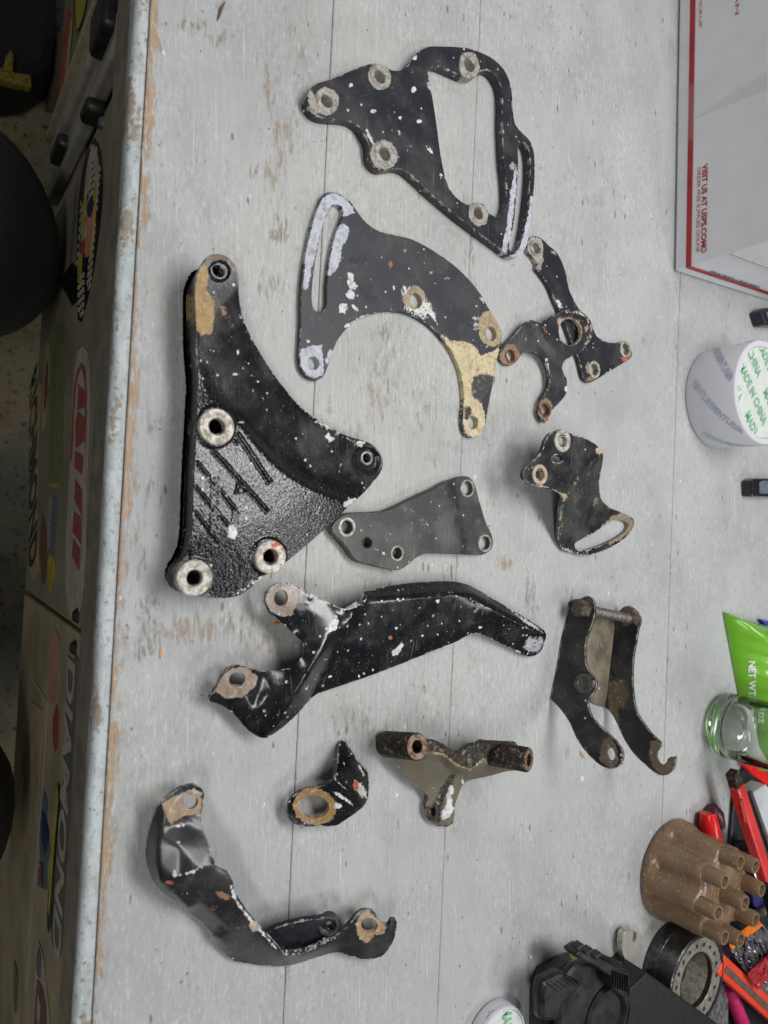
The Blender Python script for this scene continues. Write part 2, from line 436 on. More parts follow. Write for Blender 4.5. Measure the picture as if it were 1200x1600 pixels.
def ring(parent, px, py, z, ro, ri, h, mat, name='boss', down=None, tilt=None, wear=True):
    """turned rim round a bolt hole; radii in photo pixels"""
    c = at(px, py, z); k = depth(px, z)/F; ro *= k; ri *= k; b = min(0.0006, (ro-ri)*0.3)
    dn = -(down if down is not None else 0.002)
    ax = Vector(tilt).normalized() if tilt else Vector((0, 0, 1))
    prof = [(ro, dn), (ro, h-b), (ro-b, h), (ri+b, h), (ri, h-b), (ri, dn), (ro, dn)]
    return MB().lathe(prof, c, ax, 40).build(name, mat, parent, ang=40)
def text_mesh(s, size, font_w=1.0):
    cu = bpy.data.curves.new('lettering', 'FONT'); cu.body = s; cu.size = size; cu.extrude = 0; cu.resolution_u = 3; cu.offset = 0.0
    if font_w != 1.0: cu.offset = size*0.018*font_w
    to = bpy.data.objects.new('lettering', cu); COL.objects.link(to)
    dg = bpy.context.evaluated_depsgraph_get(); me = bpy.data.meshes.new_from_object(to.evaluated_get(dg))
    V = [v.co.copy() for v in me.vertices]; Fc = [tuple(p.vertices) for p in me.polygons]
    bpy.data.objects.remove(to); bpy.data.meshes.remove(me)
    x0 = min(v.x for v in V); V = [Vector((v.x-x0, v.y, 0)) for v in V]
    return V, Fc, max(v.x for v in V)
def lettering(s, o, u, v, length, height, mat, parent, lift=0.0004, bold=True, name='lettering', thick=0.0, slant=0.0):
    """flat print; o: lower-left corner, u: reading direction, v: up of the letters"""
    V, Fc, wdt = text_mesh(s, 1.0, 2.0 if bold else 1.0)
    u = Vector(u).normalized(); v = Vector(v).normalized(); n = u.cross(v).normalized(); o = Vector(o)
    hh = 0.72
    pts = [o+u*(p.x/wdt*length+slant*p.y/hh*height)+v*(p.y/hh*height)+n*lift for p in V]
    if thick:
        m = len(pts); pts2 = pts+[p-n*thick for p in pts]
        ec = {}
        for f in Fc:
            for i in range(len(f)): ec.setdefault(tuple(sorted((f[i], f[(i+1) % len(f)]))), []).append((f[i], f[(i+1) % len(f)]))
        F2 = list(Fc)+[tuple(i+m for i in reversed(f)) for f in Fc]+[(e[0][1], e[0][0], e[0][0]+m, e[0][1]+m) for e in ec.values() if len(e) == 1]
        return mesh(name, pts2, F2, mat, parent, smooth=False)
    me = bpy.data.meshes.new(name); me.from_pydata([tuple(p) for p in pts], [], Fc); me.materials.append(mat); me.update()
    return put(name, me, parent)

# ---- bench paint
def bench_mat():
    t = NT('worn_grey_bench_paint')
    lo = t.noise(9, 4); mid = t.noise(38, 5, rough=0.65)
    g1 = t.noise(1.0, 5, t.map((14, 620, 300)), rough=0.7)       # fine grain along the board
    g2 = t.noise(1.0, 4, t.map((30, 1500, 600)), rough=0.6)
    c = t.mix(t.step(lo, 0.35, 0.65), rgb(168, 170, 174), rgb(178, 180, 180))
    c = t.mix(t.math('MULTIPLY', t.step(mid, 0.45, 0.7), 0.32), c, rgb(188, 190, 191))
    c = t.mix(t.math('MULTIPLY', t.step(mid, 0.5, 0.28), 0.35), c, rgb(156, 159, 160))
    tint = t.attr('wear')
    al = tint.outputs['Alpha']; fz0 = t.noise(1.0, 5, t.map((90, 500, 200)), rough=0.7)
    grainy = t.math('ADD', t.math('MULTIPLY', t.attr('edge').outputs['Fac'], 0.75), 0.28)                     # how rubbed the board is here
    c = t.mix(t.math('MULTIPLY', t.math('MULTIPLY', t.step(g1, 0.50, 0.62), grainy), 0.55), c, rgb(176, 172, 158))
    c = t.mix(t.math('MULTIPLY', t.math('MULTIPLY', t.step(g2, 0.52, 0.66), grainy), 0.5), c, rgb(226, 224, 214))
    c = t.mix(t.math('MULTIPLY', grainy, 0.30), c, rgb(190, 190, 180))
    gm = t.noise(1.0, 6, t.map((7, 16, 10)), rough=0.7); gm2 = t.noise(26, 6, rough=0.72)
    c = t.mix(t.math('MULTIPLY', t.step(gm, 0.46, 0.66), 0.32), c, rgb(148, 149, 147))
    c = t.mix(t.math('MULTIPLY', t.math('MULTIPLY', t.step(gm2, 0.54, 0.70), t.step(gm, 0.36, 0.6)), 0.38), c, rgb(134, 131, 122))
    # rubbed-through stains
    br = t.noise(1.0, 6, t.map((70, 240, 100)), rough=0.72)
    sf = t.step(t.math('ADD', al, t.math('MULTIPLY', t.math('SUBTRACT', br, 0.5), 2.6)), 0.42, 0.86)
    sf = t.math('MULTIPLY', sf, t.step(al, 0.02, 0.3))
    stc = t.mix(t.step(g2, 0.42, 0.62), tint.outputs['Color'], t.mix(0.6, tint.outputs['Color'], rgb(112, 96, 76))); stc = t.mix(t.math('MULTIPLY', t.step(fz0, 0.54, 0.62), 0.7), stc, rgb(178, 178, 172))
    c = t.mix(t.math('MULTIPLY', sf, 0.8), c, stc)
    # pale scratches in many directions
    acc = None
    for i, (ang, sx, sy, th) in enumerate(((20, 10, 900, .715), (-35, 14, 1000, .72), (62, 12, 900, .72), (142, 9, 1100, .715), (5, 6, 800, .73))):
        nz = t.noise(1.0, 1, t.map((sx, sy, 50), (0, 0, R(ang)), (i*3.1, i*7.7, 0)), rough=0.4)
        msk = t.step(t.noise(16+i*4, 2, t.map((1, 1, 1), (0, 0, 0), (i, 2*i, 0))), 0.50, 0.60)
        s = t.math('MULTIPLY', t.step(nz, th-0.01, th+0.035), msk)
        acc = s if acc is None else t.math('MAXIMUM', acc, s)
    c = t.mix(t.math('MULTIPLY', acc, 0.62), c, rgb(236, 237, 238))
    dk = None
    for i, (ang, sx, sy, th) in enumerate(((82, 1100, 26, .765), (15, 40, 900, .775), (-60, 30, 1000, .775))):
        nz = t.noise(1.0, 2, t.map((sx, sy, 50), (0, 0, R(ang-82) if i == 0 else R(ang)), (i*9.1+4, i*2.7, 0)), rough=0.5)
        msk = t.step(t.noise(22+i*5, 2, t.map((1, 1, 1), (0, 0, 0), (5+i, 7*i, 0))), 0.52, 0.62)
        s = t.math('MULTIPLY', t.step(nz, th-0.05, th+0.0), msk)
        dk = s if dk is None else t.math('MAXIMUM', dk, s)
    # short dark nicks, mostly along the board
    v = t.vor(1.0, t.map((55, 170, 90))); sc = t.n('ShaderNodeSeparateColor'); t.l(v.outputs['Color'], sc.inputs[0])
    fz = t.noise(420, 3, rough=0.7)
    nk = t.math('MULTIPLY', t.step(t.math('ADD', v.outputs['Distance'], t.math('MULTIPLY', fz, 0.35)), 0.37, 0.30), t.math('GREATER_THAN', sc.outputs[0], 0.90))
    v2 = t.vor(1.0, t.map((190, 210, 90), (0, 0, 0.6))); s2 = t.n('ShaderNodeSeparateColor'); t.l(v2.outputs['Color'], s2.inputs[0])
    nk2 = t.math('MULTIPLY', t.step(t.math('ADD', v2.outputs['Distance'], t.math('MULTIPLY', fz, 0.5)), 0.44, 0.36), t.math('GREATER_THAN', s2.outputs[0], 0.95))
    v3 = t.vor(1.0, t.map((75, 100, 90), (0, 0, -0.4))); s3 = t.n('ShaderNodeSeparateColor'); t.l(v3.outputs['Color'], s3.inputs[0])
    wk = t.math('MULTIPLY', t.step(t.math('ADD', v3.outputs['Distance'], t.math('MULTIPLY', fz, 0.6)), 0.42, 0.36), t.math('GREATER_THAN', s3.outputs[0], 0.93))
    c = t.mix(t.math('MULTIPLY', wk, 0.7), c, rgb(232, 233, 233))
    c = t.mix(t.math('MULTIPLY', t.math('MAXIMUM', nk, nk2), 0.75), c, rgb(104, 103, 98))
    c = t.mix(t.math('MULTIPLY', dk, 0.5), c, rgb(128, 127, 122))
    fl = t.noise(1.0, 6, t.map((150, 420, 300)), rough=0.75); flm = t.step(t.noise(11, 4, rough=0.6), 0.36, 0.56, 0.25, 1.0)
    lightf = t.math('MULTIPLY', t.step(fl, 0.545, 0.60), flm); darkf = t.math('MULTIPLY', t.step(fl, 0.425, 0.37), flm)
    c = t.mix(t.math('MULTIPLY', lightf, 0.36), c, rgb(218, 219, 219)); c = t.mix(t.math('MULTIPLY', darkf, 0.62), c, rgb(140, 139, 132))
    pits = t.math('SUBTRACT', acc, t.math('MAXIMUM', nk, t.math('MAXIMUM', nk2, sf)))
    h = t.math('ADD', t.math('MULTIPLY', g1, 0.6), t.math('MULTIPLY', pits, 0.5))
    nrm = t.bump(h, 0.6, 0.0007); nrm = t.bump(t.noise(1.0, 5, t.map((50, 90, 60))), 0.45, 0.0022, nrm)
    t.set(Base_Color=c, Roughness=t.step(mid, 0.3, 0.7, 0.5, 0.68), Specular_IOR_Level=0.35, Normal=nrm)
    return t.m
BENCH = bench_mat()
TAN = rgb(160, 136, 106); BRN = rgb(134, 116, 94); DKG = rgb(120, 118, 112); WOOD = rgb(184, 146, 100)
tq = lambda px: at(px, 800).dot(E2)
edges_px = [190, 482, 717, 1051]
te = [tq(p) for p in edges_px]+[1.01]
S0, S1 = -0.78, 0.95
bench = thing('workbench', B(0, te[0], -0.02), 'long workbench with a scuffed pale grey painted plank top and bare wood front edge', 'workbench')
# rubbed and stained places, in photo pixels: (x, y, rx, ry, colour, strength)
stains = [(300, 40, 45, 12, BRN, .55), (350, 60, 30, 14, BRN, .55), (420, 130, 25, 70, TAN, .45), (430, 240, 25, 90, TAN, .5), (455, 200, 22, 60, TAN, .5), (438, 360, 22, 24, BRN, .6), (425, 450, 30, 50, TAN, .42),
          (590, 620, 35, 60, TAN, .46), (545, 690, 35, 50, TAN, .44), (610, 560, 30, 50, TAN, .42), (660, 640, 30, 60, TAN, .36), (600, 520, 30, 22, BRN, .44), (520, 640, 22, 30, TAN, .4),
          (470, 60, 30, 40, TAN, .38), (735, 420, 14, 120, BRN, .42), (765, 650, 20, 60, TAN, .36), (680, 720, 18, 12, TAN, .5), (650, 770, 30, 20, TAN, .4),
          (300, 985, 60, 30, TAN, .56), (360, 980, 60, 25, BRN, .52), (420, 1000, 30, 45, TAN, .48), (235, 960, 30, 70, BRN, .44), (215, 860, 20, 60, TAN, .46), (240, 760, 20, 40, BRN, .45), (300, 1080, 40, 25, TAN, .36),
          (560, 1140, 60, 50, TAN, .4), (650, 1110, 50, 60, TAN, .36), (830, 940, 10, 60, BRN, .55), (815, 990, 10, 60, BRN, .5), (790, 880, 20, 14, TAN, .55), (890, 925, 6, 14, TAN, .8), (887, 1180, 6, 10, TAN, .8),
          (700, 905, 16, 30, BRN, .5), (600, 910, 60, 20, BRN, .36), (230, 1010, 22, 26, DKG, .62), (222, 985, 16, 26, DKG, .6), (240, 660, 12, 30, DKG, .5), (262, 300, 16, 26, DKG, .42), (400, 265, 14, 22, BRN, .5), (520, 700, 12, 16, TAN, .5),
          (640, 410, 16, 30, TAN, .36), (560, 300, 20, 40, TAN, .32), (720, 300, 10, 70, TAN, .4), (800, 700, 14, 40, TAN, .3), (345, 1120, 40, 40, DKG, .3), (480, 1480, 90, 40, DKG, .24), (330, 1350, 60, 60, DKG, .22)]
stains = [(x, y, rx*1.1, ry*1.1, c, min(.75, st*1.18)) for (x, y, rx, ry, c, st) in stains]
for _k in range(46):
    stains.append((rng.uniform(190, 480) if _k % 3 else rng.uniform(480, 1040), rng.uniform(0, 1600), rng.uniform(5, 16), rng.uniform(8, 36), (TAN, BRN, DKG)[_k % 3], rng.uniform(.26, .40)))
def plank(name, t0, t1, z0=0.0, thick=0.036, gap=0.00022, front_bare=False, sp=0.0042):
    ns = int((S1-S0)/sp); nt = max(2, int((t1-t0-2*gap)/sp)); ch = 0.0006
    ss = np.linspace(S0, S1, ns+1); tt = np.linspace(t0+gap, t1-gap, nt+1); tt = np.concatenate([[t0+gap], np.linspace(t0+gap+ch, t1-gap-ch, nt-1), [t1-gap]])
    V = []; m = len(tt)
    for s in ss:
        for j, t in enumerate(tt):
            z = z0-(ch*0.7 if j in (0, m-1) else 0)
            V.append(B(s, t, z))
    N = len(V)
    for s in ss: V.append(B(s, t0+gap, z0-thick)); V.append(B(s, t1-gap, z0-thick))
    Fc = [(i*m+j, (i+1)*m+j, (i+1)*m+j+1, i*m+j+1) for i in range(ns) for j in range(m-1)]
    for i in range(ns):
        a, b = N+2*i, N+2*i+2
        Fc += [(i*m, a, b, (i+1)*m), (i*m+m-1, (i+1)*m+m-1, b+1, a+1), (a, a+1, b+1, b)]
    Fc += [tuple([j for j in range(m)]+[N+1, N])[::-1], tuple([ns*m+j for j in range(m)]+[N+2*ns+1, N+2*ns])]
    me = bpy.data.meshes.new(name); me.from_pydata([tuple(v) for v in V], [], Fc); me.update()
    px = np.array([proj(v) for v in V]); A = np.zeros(len(V)); C = np.tile(np.array(TAN[:3]), (len(V), 1)).astype(float)
    for (x, y, rx, ry, col, st) in stains:
        d = ((px[:, 0]-x)/rx)**2+((px[:, 1]-y)/ry)**2; a = st*np.exp(-d*0.8)
        up = a > A; C[up] = col[:3]; A = np.maximum(A, a)
    tv = np.array([v.dot(E2) for v in V])
    ed_ = np.minimum(tv-t0, t1-tv); a = .50*np.exp(-np.maximum(ed_, 0)/.0016)*(.75+.35*np.sin(px[:, 1]/37.0+t0*50)); up = a > A; C[up] = rgb(110, 104, 92)[:3]; A = np.maximum(A, a)
    if front_bare:
        a = np.clip(1.25-(tv-t0)/0.0085, 0, 1)*(0.80+0.16*np.sin(px[:, 1]/90.0)+0.10*np.sin(px[:, 1]/23.0)); up = a > A; C[up] = WOOD[:3]; A = np.maximum(A, a)
    G = np.clip(np.exp(-((px[:, 0]-585)/170)**2)*np.exp(-((px[:, 1]-560)/560)**2)*1.25, 0, 1)*0.95+0.12
    ca = me.color_attributes.new('wear', 'FLOAT_COLOR', 'POINT'); ca.data.foreach_set('color', np.concatenate([C, A[:, None]], 1).astype(np.float32).ravel())
    e = me.attributes.new('edge', 'FLOAT', 'POINT'); e.data.foreach_set('value', G.astype(np.float32))
    me.materials.append(BENCH)
    return put(name, me, bench)
for i in range(len(te)-1): plank('plank', te[i], te[i+1], front_bare=(i == 0), z0=(0, .0002, 0, .0001, 0, .0001, 0)[i], thick=(.012 if i == 0 else .036))
# rounded nosing along the front
def nosing():
    t0 = tq(163); t1 = te[0]-0.0004; prof = [(t1, -0.014), (t1, -0.0012), (t1-0.0008, -0.0002)]
    r = 0.0050
    for k in range(9):
        a = k/8*math.pi/2; prof.append((t0+r-math.sin(a)*r, -0.0006-r+math.cos(a)*r))
    prof += [(t0+0.001, -0.014)]
    ss = np.arange(S0, S1, 0.006); V = []; m = len(prof)
    for s in ss:
        wv = 0.0005*math.sin(s*17)+0.0003*math.sin(s*61+1)
        for j, (t, z) in enumerate(prof): V.append(B(s, t+(wv if 2 < j < m-1 else 0), z))
    Fc = [(i*m+j, (i+1)*m+j, (i+1)*m+(j+1) % m, i*m+(j+1) % m) for i in range(len(ss)-1) for j in range(m)]
    Fc += [tuple(range(m)), tuple(range((len(ss)-1)*m, len(ss)*m))]
    t = NT('nosing_paint'); n1 = t.noise(1.0, 6, t.map((45, 120, 120)), rough=0.72); n2 = t.noise(320, 5, rough=0.7); n3 = t.noise(1, 4, t.map((16, 60, 60)))
    c = t.mix(t.step(n1, 0.42, 0.6), rgb(192, 199, 202), rgb(172, 178, 178)); c = t.mix(t.math('MULTIPLY', t.step(n2, 0.56, 0.66), 0.8), c, rgb(120, 120, 112))
    c = t.mix(t.math('MULTIPLY', t.step(n2, 0.40, 0.30), 0.7), c, rgb(228, 228, 226))
    c = t.mix(t.math('MULTIPLY', t.step(t.math('ADD', n3, t.math('MULTIPLY', n2, 0.35)), 0.735, 0.80), 0.75), c, rgb(140, 118, 90))
    t.set(Base_Color=c, Roughness=0.6, Normal=t.bump(t.math('ADD', n1, n2), 0.5, 0.0012))
    return mesh('edge_strip', V, Fc, t.m, bench, ang=40)
nosing()
GREYOLV = plain('grimy_olive_grey_paint', rgb(150, 148, 132), 0.6, var=0.16, scale=30, bump=0.2)
TP = tq(163)+0.004                        # apron plane
FZ = lambda px, tp: front(px, 800, tp).z
za = FZ(137, TP)
MB().box(B((S0+S1)/2, TP+0.009, (za-0.035)/2), E1, E2, (0, 0, 1), S1-S0, 0.018, -za-0.035+0.0) if False else None
ap = MB(); ap.box(B((S0+S1)/2, TP+0.005, (-0.0145+za)/2), E1, E2, (0, 0, 1), S1-S0, 0.010, abs(za+0.0145)); ap.build('apron', plain('apron_paint', rgb(128, 122, 108), 0.6, var=0.14, scale=50), bench, bevel=0.001)
# ---- cabinet with two big drawer fronts under the bench
TD = TP+0.0025
zb = FZ(46, TD); zt0 = za-0.0025
cab = thing('drawer_cabinet', B(0, TD+0.2, zb), 'grey cabinet under the bench with drawer fronts covered in racing stickers', 'cabinet')
pA = front(98, 310, TD); sA = pA.dot(E1); sG = front(135, 995, TD).dot(E1)
drawers = []
DRW = [plain('drawer_paint_green_grey', rgb(138, 132, 110), 0.42, var=0.12, scale=14, bump=0.1), plain('drawer_paint_tan_grey', rgb(168, 154, 126), 0.45, var=0.16, scale=14, bump=0.1)]
for i, (s0, s1) in enumerate(((sA+0.003, sG-0.0016), (sG+0.0016, 0.80))):
    d = MB().box(B((s0+s1)/2, TD+0.009, (zb+zt0)/2), E1, E2, (0, 0, 1), s1-s0, 0.018, zt0-zb).build('drawer_front', DRW[i], cab, bevel=0.0015); drawers.append(d)
MB().box(B((sA+0.8)/2, TD+0.26, (zb+zt0)/2+0.002), E1, E2, (0, 0, 1), 0.80-sA-0.01, 0.46, zt0-zb-0.012).build('carcass', plain('cabinet_dark_paint', rgb(52, 54, 50), 0.6), cab)
for i, (s, px, py) in enumerate(((0, 122, 962), (0, 118, 1012))):
    p = front(px, py, TD); MB().lathe([(0.0001, 0.0035), (0.003, 0.0032), (0.0052, 0.0005), (0.0052, -0.001)], p+E2*-0.0002, -E2, 20).build('screw', plain('dark_screw', rgb(58, 54, 50), 0.4, 0.6), drawers[i])
MB().lathe([(0.0001, 0.0028), (0.003, 0.0026), (0.005, 0.0005), (0.005, -0.001)], front(160, 193, TD), -E2, 20).build('screw', STEEL, cab)
# stickers: flat print on the drawer fronts
def flat(name, polypx, mat, parent, tp, lift=0.0005, smoothit=True):
    P = catmull([(p[0], p[1]) for p in polypx], 6) if smoothit else polypx
    pts = [front(p[0], p[1], tp-lift) for p in P]
    from mathutils.geometry import tessellate_polygon
    tri = tessellate_polygon([[Vector((p.dot(E1), p.z, 0)) for p in pts]])
    back = [p+E2*0.00025 for p in pts]; n = len(pts)
    V = pts+back; Fc = [tuple(t) for t in tri]+[tuple(i+n for i in t[::-1]) for t in tri]+[(i, (i+1) % n, n+(i+1) % n, n+i) for i in range(n)]
    return mesh(name, V, Fc, mat, parent, smooth=False)
mm = lambda n, c, r=0.5: plain(n, c, r, var=0.1, scale=60, bump=0.0)
S_WHT = mm('sticker_dull_white', rgb(172, 164, 152)); S_RED = mm('sticker_red', rgb(150, 72, 62)); S_BLK = mm('sticker_black', rgb(24, 26, 32), 0.35); S_YEL = mm('sticker_yellow', rgb(172, 156, 52))
S_BLU = mm('sticker_navy', rgb(44, 50, 92)); S_CRM = mm('sticker_cream', rgb(172, 156, 120)); S_GRN = mm('sticker_green', rgb(112, 120, 74)); S_PNK = mm('sticker_pink', rgb(176, 132, 118)); S_SLT = mm('sticker_slate', rgb(92, 108, 116)); S_GRY = mm('sticker_grey', rgb(98, 100, 94)); S_BRN = mm('sticker_brown', rgb(112, 74, 60)); S_SKN = mm('sticker_salmon', rgb(196, 140, 112))
D0, D1 = drawers
def vline(px, py, w):                     # helper: sticker lettering box from two pixels on the front
    return front(px, py, TD)
def front_text(s, p0, p1, hpx, mat, parent, lift=0.0009, slant=0.0, bold=True):
    """p0,p1: pixels of the baseline start and end; hpx: pixels of letter height to the right"""
    a = front(p0[0], p0[1], TD); b = front(p1[0], p1[1], TD); c = front(p0[0]+hpx, p0[1], TD)
    u = (b-a); v = Vector((0, 0, 1)); hh = abs(front(p0[0]+hpx, p0[1], TD).z-a.z)
    return lettering(s, a-E2*lift, u, v-u.normalized()*v.dot(u.normalized()), u.length, hh, mat, parent, lift=0.0, bold=bold, slant=slant)
# racing decal: leaf-shaped chequered badge
st = flat('sticker', [(147, 215), (156, 232), (160, 280), (157, 340), (148, 410), (138, 460), (127, 503), (122, 500), (120, 450), (120, 380), (124, 300), (133, 245)], S_BLK, D0, TD, 0.0006)
flat('sticker_ring', [(147, 225), (153, 250), (152, 300), (146, 350), (146, 350), (141, 400), (139, 400), (144, 340), (147, 290), (147, 250), (143, 250), (140, 290), (134, 310), (133, 340), (130, 338), (133, 285), (140, 240)], S_WHT, st, TD, 0.0010)
def checks(cx0, cy0, cx1, cy1, n, w_):
    mbk = []
    for k in range(n):
        f = k/(n-1)
        for j in range(3):
            if (k+j) % 2: continue
            x = cx0+(cx1-cx0)*f+(j-1)*w_; y = cy0+(cy1-cy0)*f+(j-1)*2
            mbk.append([(x-w_*.45, y-3.6), (x+w_*.45, y-4.6), (x+w_*.45, y+3.0), (x-w_*.45, y+4.2)])
    M_ = MB()
    for q in mbk:
        P4 = [front(p[0], p[1], TD-0.0011) for p in q]; M_.hexa([p+E2*0.0002 for p in P4]+P4)
    return M_
for a in ((146, 232, 140, 305, 14, 3.6), (126, 428, 126, 492, 12, 3.4), (153, 262, 148, 330, 12, 2.4), (146, 350, 138, 450, 18, 2.2), (128, 320, 122, 420, 16, 1.8)):
    checks(*a).build('chequer', S_WHT, st, smooth=False)
flat('sticker_blade', [(136, 300), (131, 345), (128, 400), (125, 448), (122, 440), (124, 380), (130, 320)], S_YEL, st, TD, 0.0012)
flat('sticker_blade', [(150, 275), (150, 320), (146, 370), (141, 408), (141, 380), (144, 330), (146, 300)], S_YEL, st, TD, 0.0012)
flat('sticker_patch', [(142, 308), (147, 322), (146, 345), (140, 400), (133, 402), (131, 370), (134, 330), (137, 312)], S_SKN, st, TD, 0.0014)
flat('sticker_patch', [(143, 306), (146, 320), (141, 340), (137, 338), (136, 320)], S_BLU, st, TD, 0.0017)
flat('sticker_patch', [(125, 368), (132, 362), (133, 385), (129, 398), (124, 395)], S_RED, st, TD, 0.0017)
flat('sticker_patch', [(131, 345), (134, 350), (132, 372), (126, 378)], S_WHT, st, TD, 0.0019)
flat('sticker', [(121, 280), (120, 330), (112, 415), (109, 412), (113, 350), (116, 300)], S_GRY, D0, TD, 0.0006)
flat('sticker', [(113, 410), (122, 424), (120, 470), (112, 478), (104, 460), (95, 445), (102, 425)], S_BLK, D0, TD, 0.0006)
# long white decal with red flashes
st = flat('sticker', [(130, 542), (137, 552), (140, 620), (137, 720), (134, 820), (132, 890), (125, 950), (118, 968), (110, 966), (104, 930), (102, 880), (105, 800), (110, 700), (114, 600), (121, 550)], S_WHT, D0, TD, 0.0006)
flat('sticker_ring', [(127, 566), (132, 575), (134, 600), (134, 680), (131.5, 700), (132, 640), (132, 600), (127, 574), (121, 590), (115, 650), (112, 720), (110, 720), (113, 640), (119, 585)], S_RED, st, TD, 0.0010)
for q in ([(122, 600), (132, 612), (132, 636), (121, 640)], [(121, 643), (131, 652), (130, 690), (118, 700), (118, 660)], [(117, 705), (129, 712), (128, 742), (116, 730)], [(117, 748), (128, 768), (127, 805), (116, 780)], [(115, 800), (126, 808), (126, 850), (113, 830)], [(114, 842), (125, 860), (123, 893), (112, 868)]):
    flat('sticker_flash', q, S_RED, st, TD, 0.0011, False)
# lettered decal along the lower edge
st = flat('sticker', [(57, 595), (64, 600), (60, 700), (58, 800), (60, 895), (52, 905), (46, 890), (48, 760), (50, 660)], S_CRM, D0, TD, 0.0006)
front_text('RICHMOND', (48, 604), (47, 896), 9.5, S_BLK, st, slant=0.0)
flat('sticker', [(75, 530), (78, 560), (74, 620), (69, 670), (64, 675), (66, 620), (71, 550)], S_CRM, D0, TD, 0.0006)
flat('sticker_core', [(74, 560), (75, 600), (71, 640), (69, 640), (70, 590)], S_BRN, D0, TD, 0.0010)
flat('sticker', [(85, 505), (102, 512), (98, 640), (95, 750), (76, 752), (78, 640), (82, 560)], S_GRN, D0, TD, 0.0006)
flat('sticker', [(78, 755), (92, 755), (92, 762), (77, 762)], S_YEL, D0, TD, 0.0006, False)
st = flat('sticker', [(80, 776), (88, 776), (84, 864), (75, 864)], S_SLT, D0, TD, 0.0006, False)
front_text('PETERSEN', (78, 782), (76, 858), 5, S_WHT, st)
flat('sticker', [(78, 866), (84, 870), (84, 900), (78, 928), (74, 905), (74, 880)], S_YEL, D0, TD, 0.0006)
flat('sticker', [(66, 800), (71, 830), (72, 900), (66, 915), (62, 860)], S_BRN, D0, TD, 0.0006)
# second drawer
st = flat('sticker', [(118, 1020), (124, 1040), (121, 1130), (116, 1250), (111, 1330), (104, 1400), (98, 1480), (88, 1492), (80, 1470), (82, 1400), (90, 1320), (95, 1250), (100, 1190), (104, 1110), (108, 1050)], S_GRY, D1, TD, 0.0006)
front_text('DIAMOND', (108, 1024), (84, 1478), 13, S_WHT, st, slant=0.1, bold=True)
flat('sticker', [(87, 985), (92, 1000), (91, 1060), (88, 1095), (80, 1102), (75, 1085), (75, 1040), (79, 1000)], S_PNK, D1, TD, 0.0006)
flat('sticker', [(88, 1100), (91, 1120), (90, 1165), (86, 1175), (82, 1150), (83, 1120)], S_RED, D1, TD, 0.0006)
st = flat('sticker', [(90, 1222), (93, 1240), (86, 1330), (80, 1440), (75, 1458), (73, 1440), (77, 1370), (84, 1290)], S_BLK, D1, TD, 0.0013)
flat('sticker_blade', [(89, 1228), (90, 1245), (83, 1330), (76, 1428), (75, 1420), (80, 1330), (86, 1250)], S_YEL, st, TD, 0.0017)
flat('sticker', [(68, 1235), (73, 1250), (74, 1300), (78, 1330), (74, 1350), (73, 1390), (66, 1388), (62, 1330), (62, 1290)], S_SLT, D1, TD, 0.0006)
front_text('PEEL', (63, 1345), (62, 1386), 7, S_BRN, D1, lift=0.0012)
flat('sticker_patch', [(66, 1265), (71, 1280), (75, 1310), (70, 1335), (65, 1310)], S_BLU, D1, TD, 0.0012)
st = flat('sticker', [(60, 1470), (66, 1490), (72, 1540), (77, 1600), (76, 1680), (50, 1680), (52, 1600), (53, 1540), (56, 1490)], S_WHT, D1, TD, 0.0006)
flat('sticker_core', [(60, 1478), (64, 1500), (62, 1530), (57, 1520), (57, 1495)], S_GRY, st, TD, 0.0010)
flat('sticker_core', [(58, 1530), (66, 1545), (72, 1590), (70, 1660), (55, 1650), (54, 1580)], S_BRN, st, TD, 0.0010)
flat('sticker_core', [(59, 1550), (62, 1570), (60, 1600), (57, 1590)], S_WHT, st, TD, 0.0014)
flat('sticker', [(22, 1500), (27, 1520), (27, 1560), (24, 1585), (21, 1560)], S_GRY, D1, TD, 0.0006)
flat('sticker_line', [(52, 1060), (74, 1095), (66, 1240), (52, 1400), (42, 1550), (38, 1545), (47, 1390), (61, 1240), (70, 1098), (50, 1064)], S_WHT, D1, TD, 0.0005, False)
flat('sticker', [(48, 1095), (68, 1110), (60, 1240), (50, 1330), (30, 1330), (35, 1240), (42, 1150)], S_CRM, D1, TD, 0.0006, False)
# rails standing at the end of the drawers and the panel beyond
posts = thing('roller_chest', B(sA-0.08, TD+0.16, zb), 'worn olive steel roller chest with black corner clips beside the drawer cabinet', 'tool chest')
pg = plain('worn_rail_paint', rgb(150, 144, 134), 0.5, var=0.14, scale=40)
for i, (xa, ya, xb, yb) in enumerate(((104, 214, 150, 62), (122, 232, 172, 80))):
    p = front(xa, ya, TD+0.004); q = front(xb, yb, TD+0.004); s = (p.dot(E1)+q.dot(E1))/2
    r = MB(); r.box(B(s, TD+0.004, (zb+zt0)/2), E1, E2, (0, 0, 1), 0.0215, 0.012, zt0-zb); r.build('rail', pg, posts, bevel=0.003)
s_l = front(88, 222, TD+0.002).dot(E1)
MB().box(B(s_l-0.2, TD+0.012, (zb+zt0)/2), E1, E2, (0, 0, 1), 0.38, 0.016, zt0-zb).build('side_panel', plain('olive_panel_paint', rgb(118, 118, 84), 0.5, var=0.14, scale=18), posts, bevel=0.001)
MB().box(B(s_l-0.006, TD-0.001, (zb+zt0)/2), E1, E2, (0, 0, 1), 0.005, 0.012, zt0-zb).build('edge_trim', plain('trim_paint', rgb(164, 154, 126), 0.5), posts, bevel=0.0008)
MB().box(B(s_l-0.12, TD+0.25, (zb+zt0)/2), E1, E2, (0, 0, 1), 0.5, 0.44, zt0-zb-0.02).build('carcass', plain('cabinet_dark_paint', rgb(52, 54, 50), 0.6), posts)
blk = plain('black_plastic_clip', rgb(34, 33, 33), 0.45, var=0.2, scale=90)
